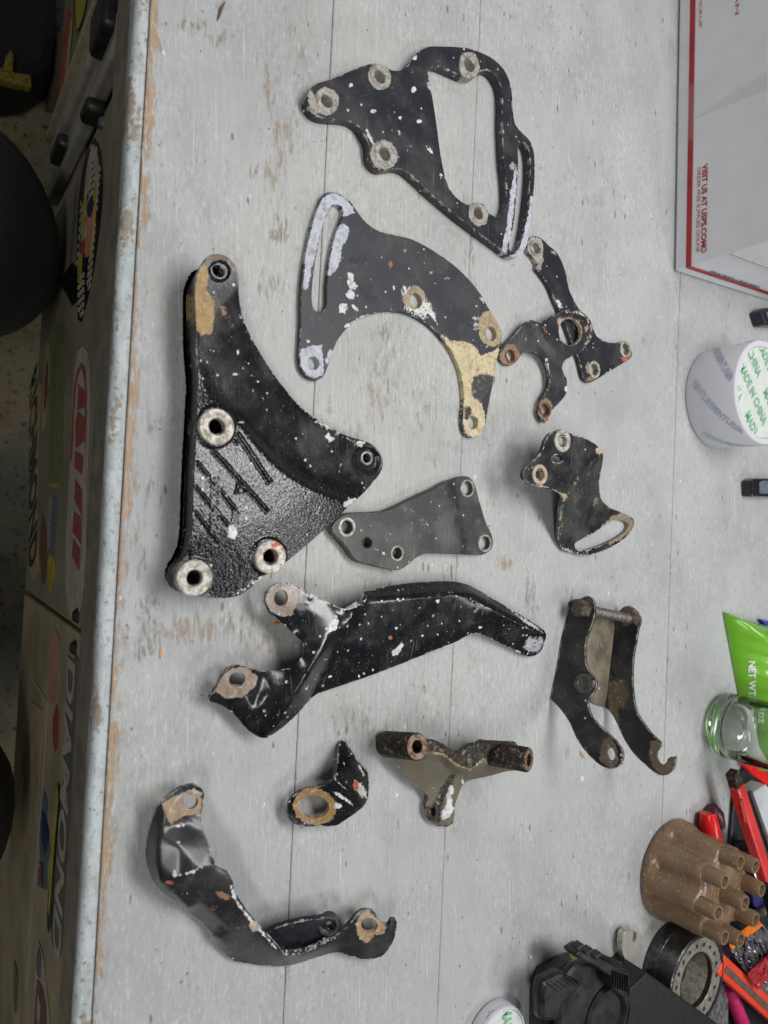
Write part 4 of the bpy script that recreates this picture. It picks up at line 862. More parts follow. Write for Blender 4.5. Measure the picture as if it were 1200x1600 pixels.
sheet('plate', Fk, oF, [sF, Z(ell(483, 210, 50, 32, 0)), Z(ell(290, 500, 48, 36, 0)), Z(ell(440, 365, 50, 34, 5))], crF, th=.0034, mat=iron('black_zbent_paint', rgb(26, 27, 32), 0.34, dust=.45, speck=.02, chip=.7), wear=wearF, rnd=4, sp=2.2)
for (x, y, ro, ri) in ((483, 210, 18, 9.5), (290, 500, 16.5, 9.5)):
    p = zt([(x, y)], 790, 650, 5.4545)[0]; ring(Fk, p[0], p[1], T1, ro, ri, .0009, RIMW if ro > 17 else worn_metal('tan_rim', rgb(176, 150, 120), rgb(190, 180, 164), .5, .1), down=.004)

# G: stamped channel bracket
Z = lambda p: zt(p, 300, 890, 2.069)
Gk = bracket('channel_bracket', 560, 1020, 'long glossy black stamped channel bracket speckled with white, two brown lugs at its left end')
oH = Z([(238, 95, .020), (250, 62, .020), (290, 42, .020), (330, 46, .020), (370, 70, .021), (430, 100, .022), (480, 124, .024), (500, 127, .026), (530, 118, .028), (547, 105, .028), (552, 80, .024), (560, 70, .022), (580, 66, .020), (650, 50, .016), (750, 40, .014), (850, 38, .012), (900, 52, .012), (950, 80, .012), (1020, 122, .012), (1100, 170, .011), (1143, 203, .011), (1140, 235, .008), (1122, 270, .005), (1090, 281, .005), (1050, 266, .006), (980, 230, .008), (915, 206, .011), (850, 235, .011), (750, 275, .010), (650, 315, .009), (550, 352, .008), (450, 386, .008), (400, 405, .008), (365, 440, .012), (320, 487, .015), (270, 527, .015), (235, 545, .014), (195, 530, .012), (160, 497, .012), (130, 462, .012), (90, 436, .013), (50, 424, .014), (75, 390, .016), (95, 348, .017), (120, 318, .017), (150, 308, .017), (190, 320, .018), (240, 328, .020), (300, 322, .022), (332, 312, .024), (352, 285, .026), (364, 258, .026), (352, 232, .022), (326, 205, .020), (295, 176, .019), (270, 158, .019), (245, 130, .020)])
crH = [Z([(480, 126, .0245), (430, 240, .029), (370, 340, .029), (320, 420, .026), (250, 530, .019)]), Z([(385, 85, .0215), (350, 175, .0215), (360, 245, .0255)]), Z([(530, 122, .0265), (480, 230, .0225), (430, 320, .0165), (390, 400, .0085)]), Z([(560, 100, .026), (700, 88, .024), (850, 76, .021), (905, 80, .020), (1000, 140, .019), (1140, 212, .016)]), Z([(300, 330, .022), (250, 400, .0235), (180, 470, .017), (150, 480, .013)]), Z([(905, 80, .020), (920, 140, .018), (912, 200, .0115)])]
ptH = Z([(700, 180, .0185), (600, 250, .016), (520, 200, .021), (240, 470, .021), (150, 360, .017), (290, 95, .020), (1050, 200, .013), (215, 400, .0195)])
wearShineH = [(Z([(238, 95), (255, 60), (300, 45), (345, 65), (350, 95), (320, 150), (285, 152), (250, 130)]), rgb(146, 130, 118), 5), (Z([(75, 395), (100, 345), (130, 318), (170, 315), (210, 345), (205, 375), (160, 415), (110, 415)]), rgb(158, 140, 124), 5),
         (Z([(455, 160), (475, 158), (470, 190), (440, 205), (445, 180)]), WHITE, 4), (Z([(470, 120), (500, 122), (560, 105), (565, 85), (548, 115), (510, 130), (490, 135)]), WHITE, 4, .85), (Z([(1085, 215), (1140, 210), (1140, 240), (1120, 272), (1080, 276), (1070, 250)]), rgb(190, 190, 198), 7, .66), (Z([(660, 255), (680, 232), (684, 245), (665, 275), (650, 278), (645, 268)]), WHITE, 4), (Z([(980, 232), (1050, 268), (1090, 280), (1085, 272), (1040, 255)]), WHITE, 4, .8), (Z([(1020, 125), (1100, 172), (1140, 205), (1130, 206), (1080, 175)]), WHITE, 4, .7)]  # pale grey patch at the tip is its mirror highlight, painted in
for (x, y, r) in ((795, 103, 6), (668, 97, 5), (683, 95, 4), (613, 102, 4), (795, 210, 5), (930, 187, 6), (585, 325, 6), (447, 345, 7), (540, 345, 5), (393, 267, 6), (745, 212, 6), (865, 165, 4), (870, 120, 3), (415, 215, 5), (370, 385, 5), (660, 188, 5), (830, 235, 4), (555, 335, 4), (735, 125, 3), (900, 95, 3)):
    wearShineH.append((Z([(x+r*random.uniform(.35, 1.15)*math.cos(a), y+r*random.uniform(.35, 1.15)*math.sin(a)) for a in [k*.785 for k in range(8)]]), WHITE, 1.6, 1.3))
wearShineH.append((Z(ell(641, 220, 6, 6, 0, 10)), rgb(176, 110, 70), 2.5, 1.4))
sheet('body', Gk, oH, [Z(ell(288, 92, 22, 27, 5)), Z(ell(146, 355, 27, 24, -25))], crH, ptH, th=.0030, mat=IRON_GLOSS, wear=wearShineH, rnd=5, sp=2.4)
SKIRT = IRON_GLOSS
q1 = Z([(552, 80, .024), (650, 52, .016), (750, 42, .014), (850, 40, .012)])
# knurl dots pressed in the tip
kn = MB()
for i in range(11):
    for j in range(11):
        x, y = 1003+i*5.2, 180+j*5; 
        if (i-5)**2+(j-5)**2 > 31: continue
        p = zt([(x, y)], 300, 890, 2.069)[0]; kn.lathe([(.0001, .0003), (.00032, .0)], at(p[0], p[1], .0166-(j-3)*.00043-(i-5)*.00012), (0, 0, 1), 6)
tag(kn.build('knurl', plain('knurl_paint', rgb(120, 122, 130), .3), Gk), kind='stuff')

# H: clevis bracket with cross bolt
Z = lambda p: zt(p, 840, 910, 5)
Hk = bracket('clevis_bracket', 920, 1060, 'two-armed black clevis bracket with a threaded cross bolt and one open hook end')
def vplane(a, b, za_=0.0):                # upright plane through two pixels on the bench
    A_ = at(a[0], a[1], za_); B_ = at(b[0], b[1], za_); n = (B_-A_).cross(Vector((0, 0, 1))).normalized(); return A_, n
def zon(pl, p, lean=0.0):
    A_, n = pl; n2 = (n+Vector((0, 0, lean))).normalized(); d = ray(p[0], p[1]); C0 = Vector((0, 0, H)); k = (A_-C0).dot(n2)/d.dot(n2); return (C0+d*k).z
pl1 = vplane(*zt([(235, 230), (100, 915)], 840, 910, 5), .001)
pl2 = vplane(*zt([(595, 300), (522, 970)], 840, 910, 5), .001)
if pl1[1].y > 0: pl1 = (pl1[0], -pl1[1])
if pl2[1].y > 0: pl2 = (pl2[0], -pl2[1])
LEAN = 0.25
def onp(pts, pl, lean): return [(p[0], p[1], max(0.0008, zon(pl, p, lean))) for p in pts]
oL = onp(Z([(240, 165), (285, 132), (335, 125), (375, 105), (415, 112), (440, 150), (446, 200), (440, 270), (418, 345), (390, 410), (375, 470), (370, 540), (375, 620), (390, 670), (415, 705), (450, 750), (460, 800), (440, 860), (405, 905), (393, 950), (405, 1000), (440, 1070), (520, 1150), (600, 1222), (650, 1290), (668, 1340), (660, 1400), (622, 1445), (560, 1457), (480, 1422), (390, 1340), (310, 1230), (250, 1100), (200, 1022), (150, 960), (100, 912), (112, 850), (135, 740), (160, 600), (180, 470), (205, 360), (232, 250), (236, 200)]), pl1, LEAN)
oR = onp(Z([(592, 312), (598, 262), (640, 220), (682, 186), (732, 190), (782, 235), (810, 290), (792, 340), (775, 440), (752, 560), (742, 700), (748, 850), (772, 1000), (830, 1100), (900, 1190), (968, 1258), (962, 1290), (935, 1322), (930, 1360), (942, 1400), (972, 1427), (1005, 1408), (1020, 1375), (1075, 1360), (1074, 1420), (1045, 1480), (990, 1507), (930, 1497), (850, 1432), (760, 1350), (690, 1250), (640, 1150), (600, 1062), (560, 1005), (520, 970), (540, 820), (560, 650), (578, 470)]), pl2, LEAN)
mH = iron('black_clevis_paint', rgb(34, 34, 37), 0.4, dust=.35, speck=.03, chip=.75, chipcol=rgb(160, 158, 156))
gz = rgb(108, 98, 82)
sheet('side_plate', Hk, oL, [Z(ell(570, 1340, 32, 52, -12)), Z(ell(378, 790, 1, 1))][:1], th=.0032, mat=mH, rnd=2, sp=2.2, wear=[(Z([(500, 1260), (560, 1200), (620, 1280), (640, 1400), (600, 1450), (540, 1440), (480, 1380)]), gz, 5), (Z(ell(400, 200, 40, 80)), rgb(84, 78, 70), 6, .8), (Z([(640, 1330), (668, 1330), (662, 1405), (640, 1420)]), WHITE, 5, .7), (Z([(430, 730), (460, 790), (440, 860), (430, 800)]), WHITE, 4, .7)])
sheet('side_plate', Hk, oR, [], th=.0032, mat=mH, rnd=2, sp=2.2, wear=[(Z([(880, 1240), (935, 1240), (965, 1265), (935, 1330), (935, 1380), (970, 1425), (1020, 1380), (1075, 1360), (1045, 1480), (960, 1500), (900, 1440), (870, 1340)]), gz, 5), (Z([(540, 820), (570, 740), (700, 760), (720, 900), (700, 1000), (640, 1000), (650, 1200), (700, 1270), (620, 1120), (530, 970)]), rgb(92, 84, 66), 10, .75), (Z([(750, 180), (800, 240), (812, 290), (770, 350), (755, 300)]), rgb(130, 118, 108), 5), (Z(ell(700, 265, 60, 76)), rgb(92, 82, 72), 6, .9)])
wq = [zt([q], 840, 910, 5)[0] for q in ((262, 240), (128, 905), (395, 920), (450, 950), (525, 972), (596, 305))]
wqz = [(p[0], p[1], .0022) for p in wq]
sheet('web', Hk, wqz, [], th=.002, mat=iron('grimy_web', rgb(122, 113, 94), .55, dust=1.0, dustcol=rgb(70, 65, 56), speck=.04, chip=.1), wear=[(Z([(430, 420), (540, 440), (530, 560), (440, 560)]), rgb(66, 62, 56), 30, .6)], rnd=0, sp=3)
pb0 = zt([(270, 190)], 840, 910, 5)[0]; pb1 = zt([(725, 285)], 840, 910, 5)[0]
zb0 = zon(pl1, zt([(370, 210)], 840, 910, 5)[0], LEAN); zb1 = zon(pl2, zt([(700, 278)], 840, 910, 5)[0], LEAN)
a_ = at(*zt([(370, 210)], 840, 910, 5)[0], zb0); b_ = at(*zt([(705, 280)], 840, 910, 5)[0], zb1); dv = (b_-a_).normalized()
mb = MB(); P_ = []; rr = []
for k in range(60): P_.append(a_+dv*((b_-a_).length+.004)*k/59); rr.append(.0042+(.00022 if k % 2 else -.00018))
mb.tube(P_, rr, 14).build('bolt', worn_metal('grimy_bolt', rgb(128, 122, 114), rgb(98, 92, 86), .45, .4), Hk)
MB().lathe([(.0002, -.011), (.0062, -.011), (.0075, -.0095), (.0075, -.001), (.0002, -.001)], a_, dv, 6).build('bolt_head', worn_metal('grimy_bolt_head', rgb(96, 88, 78), rgb(62, 58, 54), .5, .2), Hk, ang=20)
p = zt([(365, 790)], 840, 910, 5)[0]; zz = zon(pl1, p, LEAN); c_ = at(p[0], p[1], zz); n_ = (pl1[1]+Vector((0, 0, LEAN))).normalized()
MB().lathe([(.0001, .0012), (.0045, .0012), (.0052, .0022), (.0078, .0020), (.0082, -.001)], c_, n_, 30).build('rivet', worn_metal('grimy_rivet', rgb(100, 96, 90), rgb(70, 68, 66), .5, .2), Hk)

# I: small folded tab with oval eye
Z = lambda p: zt(p, 430, 1120, 2.79)
Ik = bracket('tab_bracket', 510, 1250, 'small bent black tab bracket with one large eye worn to tan metal')
oI = Z([(62, 365, .011), (130, 316, .013), (170, 310, .015), (212, 300, .018), (246, 280, .020), (266, 245, .0195), (272, 190, .013), (278, 130, .006), (290, 102, .003), (310, 115, .0032), (340, 160, .0035), (375, 210, .0035), (402, 242, .0035), (408, 280, .005), (407, 330, .008), (400, 370, .011), (370, 405, .013), (320, 440, .012), (262, 475, .011), (190, 476, .011), (120, 478, .011), (66, 452, .011)])
crI = [Z([(255, 280, .021), (320, 320, .0205), (380, 385, .0145)]), Z([(235, 300, .0185), (290, 350, .018), (345, 420, .0135)])]
wearI = [(Z(ell(172, 392, 96, 80, 15)), rgb(160, 128, 84), 6, .95), (Z([(340, 270), (380, 290), (402, 330), (400, 360), (365, 345), (350, 310)]), rgb(212, 212, 212), 6, .8), (Z(ell(352, 300, 12, 22)), ORANGE, 4, 1.1), (Z([(245, 325), (280, 330), (340, 380), (335, 386), (270, 345)]), WHITE, 4, .9), (Z(ell(272, 390, 20, 14)), WHITE, 5, .9), (Z([(355, 190), (375, 215), (395, 260), (385, 258), (360, 215)]), WHITE, 4, .8), (Z([(315, 130), (335, 165), (325, 175)]), WHITE, 4, .7)]
sheet('plate', Ik, oI, [Z(ell(170, 392, 66, 50, 8))], crI, th=.003, mat=IRON_GLOSS, wear=wearI, rnd=3, sp=2.2)

# J: cast spacer bracket with two tubes
Jk = bracket('tube_bracket', 730, 1200, 'grimy cast bracket with two stout bored tubes and a short slotted leg', 'casting')
def tubeJ(c1, z1, c0, z0, rpx, ri):
    e = at(*Z([c1])[0], z1); s = at(*Z([c0])[0], z0); r = rpx*depth(Z([c1])[0][0], z1)/F/2.79; ax = (e-s).normalized(); L = (e-s).length
    ri = ri*depth(Z([c1])[0][0], z1)/F/2.79
    MB().lathe([(.0002, 0), (r*.9, 0), (r, .0015), (r, L-.0008), (r*.93, L), (ri, L), (ri, L-.014), (.0002, L-.014)], s, ax, 36).build('tube', IRON_TUBE, Jk, ang=40)
    MB().lathe([(ri*1.02, -.0005), (ri*1.05, .0004), (r*.9, .0004), (r*.93, -.0005)], e, ax, 36).build('boss', RIMB, Jk)
    return e, s, r
def upright(c, z, z0):
    p = at(*Z([c])[0], z); q = proj((p.x, p.y, z0)); return ((q[0]-430)*2.79, (q[1]-1120)*2.79)
b1 = upright((618, 130), .044, .004); b2 = upright((1105, 188), .052, .006)
e1, s1, r1 = tubeJ((618, 130), .044, (480, 118), .006, 59, 27)
e2, s2, r2 = tubeJ((1105, 188), .052, (880, 148), .014, 53, 26)
oJ = Z([(530, 160, .016), (580, 150, .024), (650, 112, .032), (690, 110, .032), (740, 128, .031), (775, 152, .030), (805, 158, .029), (850, 128, .028), (920, 112, .030), (1010, 118, .034), (1060, 130, .036), (1070, 232, .026), (1010, 238, .024), (920, 262, .019), (830, 285, .014), (795, 350, .011), (782, 400, .009), (775, 455, .008), (740, 472, .007), (690, 468, .005), (660, 440, .005), (655, 400, .006), (665, 345, .008), (600, 290, .010), (560, 245, .012), (520, 195, .014)])
crJ = [Z([(655, 165, .030), (720, 160, .029), (770, 200, .028), (840, 232, .026), (920, 205, .028), (1060, 175, .033)]), Z([(655, 185, .0225), (715, 190, .0215), (765, 228, .0200), (830, 255, .0185), (920, 235, .0215), (1060, 215, .027)]), Z([(800, 250, .0185), (770, 320, .0145), (735, 400, .012), (722, 455, .009)]), Z([(770, 250, .0150), (735, 320, .0105), (705, 375, .0080)])]
wearJ = [(Z([(650, 108), (700, 108), (745, 125), (790, 155), (850, 125), (920, 108), (1010, 115), (1060, 128), (1060, 170), (960, 180), (900, 180), (860, 222), (810, 215), (760, 180), (720, 155), (655, 150)]), rgb(34, 34, 36), 5, 1.2), (Z([(655, 395), (690, 375), (730, 300), (765, 250), (790, 255), (745, 340), (725, 400), (720, 470), (655, 450)]), rgb(40, 40, 40), 8, .9), (Z([(760, 300), (775, 300), (780, 330), (765, 345), (775, 360), (768, 380), (782, 400), (760, 440), (730, 450), (722, 430), (745, 380), (745, 350)]), WHITE, 5), (Z([(680, 152), (735, 158), (790, 200), (850, 230), (900, 185), (915, 170), (910, 190), (850, 236), (790, 215), (730, 170), (690, 165)]), rgb(200, 180, 140), 5, .75), (Z([(800, 170), (840, 190), (900, 180), (850, 215), (810, 205)]), rgb(196, 196, 196), 6, .62), (Z([(815, 262), (825, 290), (812, 290)]), WHITE, 3, .8)]
sheet('web', Jk, oJ, [Z(ell(688, 410, 11, 27, 0))], crJ, Z([(600, 230, .0145), (640, 290, .0115)]), th=.004, mat=IRON_OLIVE, wear=wearJ, rnd=4, sp=2.2)
MB().prism([at(*q, 0) for q in Z([(662, 405), (668, 448), (695, 468), (735, 470), (760, 455), (768, 410), (720, 385)])], 0.0004, .0042).build('foot', IRON_SATIN, Jk)

# K: long stamped bracket at the lower left
Z = lambda p: zt(p, 210, 1210, 2.79)
Kk = bracket('stamped_arm_bracket', 420, 1380, 'long bent black stamped arm with an eye at each end, bottom left of the bench')
oK = Z([(112, 122, .020), (160, 86, .020), (210, 55, .020), (262, 46, .020), (295, 66, .020), (305, 92, .020), (300, 140, .020), (290, 178, .021), (302, 240, .024), (332, 320, .028), (358, 398, .031), (378, 408, .030), (402, 418, .029), (430, 465, .028), (440, 510, .026), (490, 590, .024), (550, 662, .022), (600, 715, .021), (632, 755, .020), (662, 787, .019), (740, 776, .018), (800, 748, .017), (870, 706, .017), (930, 665, .018), (962, 620, .018), (1000, 591, .018), (1042, 597, .018), (1065, 630, .018), (1088, 657, .019), (1112, 660, .020), (1120, 632, .021), (1143, 640, .021), (1142, 680, .018), (1122, 740, .013), (1082, 790, .009), (1030, 806, .008), (960, 800, .008), (885, 776, .009), (820, 790, .008), (740, 816, .006), (680, 832, .005), (600, 838, .004), (500, 826, .004), (432, 812, .004), (392, 780, .005), (360, 730, .006), (310, 660, .007), (240, 600, .008), (180, 550, .010), (110, 500, .013), (65, 430, .012), (48, 350, .010), (58, 260, .011), (82, 180, .014)])
crK = [Z([(125, 130, .021), (130, 200, .022), (100, 320, .024), (110, 460, .0255)]), Z([(135, 225, .0215), (210, 215, .0215), (288, 185, .0212)]), Z([(110, 470, .0255), (200, 440, .031), (350, 392, .032)]), Z([(120, 485, .0235), (260, 620, .020), (380, 740, .013), (440, 790, .007)]), Z([(640, 800, .0155), (740, 790, .0165), (860, 735, .0155), (940, 700, .0155), (1000, 745, .0145), (1080, 735, .015), (1130, 680, .018)]), Z([(405, 425, .030), (470, 590, .0265), (560, 700, .0235), (640, 800, .0155)])]
ptK = Z([(200, 320, .029), (300, 560, .0255), (420, 680, .021), (70, 340, .015)])
wearShineK = [(Z([(120, 130), (170, 95), (215, 75), (260, 62), (290, 80), (290, 140), (280, 170), (200, 190), (160, 220), (140, 190)]), rgb(164, 138, 110), 6), (Z([(160, 110), (215, 75), (262, 60), (302, 85), (290, 95), (240, 85), (190, 120), (180, 160)]), rgb(190, 186, 180), 6, .9), (Z([(170, 420), (185, 440), (250, 415), (340, 370), (335, 385), (260, 430), (190, 450), (170, 440)]), WHITE, 7, .72), (Z(ell(155, 472, 16, 7, 10)), ORANGE, 4, 1.2), (Z(ell(175, 432, 8, 18)), WHITE, 4),  # long white band along the bend paints in the highlight there
         (Z(ell(385, 525, 40, 20, 35)), rgb(150, 112, 84), 10, .72), (Z([(410, 475), (425, 480), (450, 550), (500, 610), (560, 680), (620, 750), (630, 775), (590, 740), (520, 660), (440, 560)]), WHITE, 5, .78), (Z(ell(525, 660, 22, 26, 40)), rgb(190, 176, 160), 5, .9), (Z([(640, 775), (740, 770), (840, 725), (880, 705), (870, 718), (760, 780), (660, 792)]), WHITE, 5, .62), (Z([(965, 650), (985, 610), (1020, 590), (1060, 630), (1100, 665), (1080, 700), (1045, 700), (1020, 738), (980, 720)]), rgb(176, 150, 116), 6, .95),
         (Z([(190, 480), (280, 460), (400, 600), (600, 750), (640, 800), (500, 800), (380, 700), (300, 620)]), rgb(84, 76, 66), 40, .5), (Z(ell(190, 225, 10, 6)), WHITE, 3), (Z(ell(110, 505, 5, 6)), WHITE, 3)]
sheet('body', Kk, oK, [Z(ell(241, 120, 38, 31, 0)), Z(ell(1024, 658, 37, 33, 30))], crK, ptK, th=.0030, mat=iron('black_arm_paint', rgb(34, 34, 38), .28, dust=.4, speck=.04, chip=.6, coat=.15), wear=wearShineK, rnd=5, sp=2.4)
oK2 = Z([(585, 690, .012), (640, 662, .016), (740, 638, .018), (800, 632, .020), (830, 626, .022), (865, 630, .022), (895, 655, .020), (905, 680, .017), (880, 702, .012), (800, 735, .008), (700, 757, .005), (650, 752, .005), (610, 722, .007)])
sheet('back_flange', Kk, oK2, [Z(ell(850, 658, 15, 17))], th=.003, mat=IRON_SATIN, rnd=1, sp=2.4, wear=[])
p = Z([(848, 660)])[0]; cc = at(p[0], p[1], .019)
nb = MB()
for k in range(5): nb.lathe([(.0052, -.001*k-.0004), (.0044, -.001*k-.0009), (.0052, -.001*k-.0014)], cc, (0, -.45, .9), 24)
nb.lathe([(.0052, -.006), (.0052, .0002), (.0063, .0002), (.0063, -.006)], cc, (0, -.45, .9), 24).build('weld_nut', worn_metal('grimy_nut', rgb(80, 76, 70), rgb(50, 48, 46), .5, .2), Kk)
# ================================================================== things at the back of the bench
UP = Vector((0, 0, 1))
def quadbox(mbx, pts, z0, z1):            # upright prism on a traced quad
    P = [at(p[0], p[1], z0) for p in pts]; return mbx.prism([(p.x, p.y) for p in P], z0, z1)
# ---- mailing box
CARD = NT('white_mailer_card'); _n = CARD.noise(40, 4); _m = CARD.noise(260, 3)
CARD.set(Base_Color=CARD.mix(CARD.step(_n, .3, .7), rgb(234, 234, 238), rgb(240, 240, 243)), Roughness=.55, Normal=CARD.bump(CARD.noise(26, 3), .25, .003)); CARDM = CARD.m
REDP = plain('red_print', rgb(176, 44, 50), .5, var=.08, scale=60, bump=0); GRYP = plain('grey_blue_print', rgb(86, 98, 112), .5, bump=0); FLAP = plain('card_flap_edge', rgb(190, 188, 180), .7)
c0 = at(1054, 424, .0012); c1 = at(1061, 0, .0012); ux = (c0-c1).normalized(); uy0 = Vector((-ux.y, ux.x, 0)); 
if uy0.y < 0: uy0 = -uy0
cB = at(1200, 470, .0012); uy = (cB-c0).normalized()          # right-hand side runs away to the back
BL = .42; BD = .28; BH = .105
bx = thing('mailing_box', c0, 'white cardboard mailing box with red stripe and printed web address, top right corner', 'box')
fold = .0
MB().hexa([c0-ux*BL, c0, c0+uy*BD, c0-ux*BL+uy*BD, c0-ux*BL+UP*BH, c0+UP*BH, c0+uy*BD+UP*BH, c0-ux*BL+uy*BD+UP*BH]).build('carton', CARDM, bx, bevel=.0022, smooth=False)
nf = ux.cross(UP); nf = -nf if nf.y > 0 else nf                # front face outward
ns_ = uy.cross(UP); ns_ = -ns_ if ns_.x < 0 else ns_           # side face outward
def fz(px, py):                             # height where ray meets the front face
    d = ray(px, py); C0 = Vector((0, 0, H)); k = (c0-C0).dot(nf)/d.dot(nf); return C0+d*k
def sz(px, py):
    d = ray(px, py); C0 = Vector((0, 0, H)); k = (c0-C0).dot(ns_)/d.dot(ns_); return C0+d*k
def band(fn, nrm, a, b, a2, b2, mat, name, lift=.0005):
    P = [fn(*a), fn(*b), fn(*b2), fn(*a2)]; M_ = MB(); M_.hexa([p+nrm*.0001 for p in P]+[p+nrm*lift for p in P]); return M_.build(name, mat, bx, smooth=False)
z1 = fz(1074, 300).z; z2 = fz(1082, 300).z
def strip(o, u, L, zlo, zhi, nrm, mat, name):
    P = [o+UP*(zlo-o.z), o+u*L+UP*(zlo-o.z), o+u*L+UP*(zhi-o.z), o+UP*(zhi-o.z)]
    M_ = MB(); M_.hexa([p+nrm*.0002 for p in P]+[p+nrm*.0006 for p in P]); M_.build(name, mat, bx, smooth=False)
strip(c0, -ux, BL, z1, z2, nf, REDP, 'stripe'); strip(c0, uy, BD, z1, z2, ns_, REDP, 'stripe')
def box_text(s, fn, nrm, a, b, hgt, mat, bold=True):
    A_ = fn(*a); B_ = fn(*b); B_ = Vector((B_.x, B_.y, A_.z)); lettering(s, A_+nrm*.0006, B_-A_, UP, (B_-A_).length, hgt, mat, bx, lift=.0, bold=bold)
zl = lambda a, b: abs(fz(*a).z-fz(*b).z)
box_text('VISIT US AT USPS.COM®', fz, nf, (1098, 258), (1098, 396), zl((1098, 300), (1106, 300)), REDP)
box_text('ORDER FREE SUPPLIES ONLINE', fz, nf, (1090, 263), (1090, 394), zl((1090, 300), (1095.5, 300)), REDP, False)
box_text('USPS.COM/PICKUP', fz, nf, (1094, -78), (1094, 44), zl((1094, 0), (1099, 0)), REDP, False)
box_text('SCAN', fz, nf, (1150, -36), (1150, 24), zl((1150, 0), (1156, 0)), REDP, False)
def side_text(s, a, b, hpx, mat):
    A_ = sz(*a); B_ = sz(*b); B_ = Vector((B_.x, B_.y, A_.z)); lettering(s, A_+ns_*.0006, B_-A_, UP, (B_-A_).length, hpx, mat, bx, lift=0)
side_text('TRACKED \u2022 INSURED', (1105, 424), (1186, 449), .0042, GRYP)
# clear tape strips over the box front: slightly glossy
TAPE = NT('clear_packing_tape'); TAPE.set(Base_Color=rgb(246, 247, 248), Roughness=.15, Alpha=.06, Specular_IOR_Level=.6)
for a, b, a2, b2 in (((1054, 200), (1054, 150), (1200, 140), (1200, 50)), ((1054, 232), (1054, 205), (1200, 160), (1200, 110))):
    P = [fz(*a), fz(*b), fz(*b2), fz(*a2)]; P[0].z = P[1].z = .002
    P = [Vector((p.x, p.y, min(p.z, BH-.003))) for p in P]
    M_ = MB(); M_.hexa([p+nf*.0007 for p in P]+[p+nf*.0009 for p in P]); M_.build('packing_tape', TAPE.m, bx, smooth=False)
M_ = MB(); M_.box(c0+uy*BD/2+UP*(BH*.55)+ns_*.0008, uy, ns_, UP, BD, .0012, .0016); M_.build('flap_edge', FLAP, bx)
# ---- rolls of labels
ROLL = NT('translucent_white_film'); ROLL.set(Base_Color=rgb(236, 236, 242), Roughness=.25, Transmission_Weight=.25, IOR=1.3, Subsurface_Weight=.0); ROLLM = ROLL.m
LABEL = plain('pale_label_paper', rgb(214, 220, 214), .4, var=.04, bump=0); GRNP = plain('pale_green_print', rgb(128, 186, 146), .5, bump=0); BLUP = plain('pale_blue_print', rgb(188, 192, 214), .4, bump=0)
def roll(cx, cy, r, h, label, rot, off=0.0):
    c = at(cx, cy, 0); t = thing('tape_roll', c, label, 'tape roll')
    prof = [(r-.0015, 0), (r, .0012), (r, h-.0012), (r-.001, h), (r-.0062, h), (r-.0066, h-.0012), (r-.0066, .0), (r-.0015, 0)]
    wl = .0062 if h > .02 else .0022; prof = [(p_[0] if p_[0] > r-.003 else p_[0]+.0062-wl, p_[1]) for p_ in prof]; prof[0] = prof[-1] = (r-.0013, 0)
    MB().lathe(prof, c, UP, 72).build('roll', ROLLM, t, ang=40)
    MB().lathe([(.0002, .0002), (r-wl-.0006, .0002), (r-wl-.0006, h-.0006), (.0002, h-.0006)], c, UP, 64).build('core_label', LABEL, t, ang=30)
    cr_, sr_ = math.cos(rot), math.sin(rot); u = Vector((cr_, sr_, 0)); v = Vector((-sr_, cr_, 0))
    rows = [(-.040, 0, 1), (-.020, 1, 1), (0, 0, 1), (.020, 1, 1), (.040, 0, 1)]
    V0, F0, w0 = text_mesh('MADE IN CHINA', 1.0, 2.0)
    Rr = r-wl-.002; V = []; Fc = []
    for dy, ph, _ in rows:
        for kx in (-2, -1, 0, 1):
            n0 = len(V); L = .066; hgt = .0098; ok = True; pts = []
            for q in V0:
                x = off+kx*.082+(.041 if ph else 0)+q.x/w0*L; y = dy+q.y/.72*hgt
                pts.append((x, y))
            for f in F0:
                if all(math.hypot(*pts[i]) < Rr+.002 for i in f):
                    b = len(V); V += [c+u*pts[i][0]+v*pts[i][1]+UP*(h-.0003) for i in f]; Fc.append(tuple(range(b, b+len(f))))
    if Fc:
        me = bpy.data.meshes.new('lettering'); me.from_pydata([tuple(p) for p in V], [], Fc); me.materials.append(GRNP); put('lettering', me, t)
    # blurred blue print seen through the film on the side
    V1, F1, w1 = text_mesh('VENTURER', 1.0, 2.0); V = []; Fc = []
    for k in range(12):
        th0 = k*math.pi/6+.3; zz = .006+(k % 2)*.018
        b = len(V)
        for q in V1:
            x = q.x/w1*.040; y = q.y/.72*.0065; xx = x*.80-y*.5; yy = x*.55+y*.85; th = th0+xx/r
            V.append(c+Vector((math.cos(th), math.sin(th), 0))*(r+.0003)+UP*min(h-.002, zz+yy))
        Fc += [tuple(i+b for i in f) for f in F1]
    me = bpy.data.meshes.new('lettering'); me.from_pydata([tuple(p) for p in V], [], Fc); me.materials.append(BLUP); put('lettering', me, t)
    return t
rr_ = 77*depth(1122)/F
roll(1117, 624, rr_, .050, 'translucent white roll standing upright with green print on its top, between two black clamp feet', math.radians(38))
roll(768, 1612, 50*depth(771)/F, .012, 'low white roll with green printed top, cut by the bottom edge of the photo', math.radians(-4), -.0235)
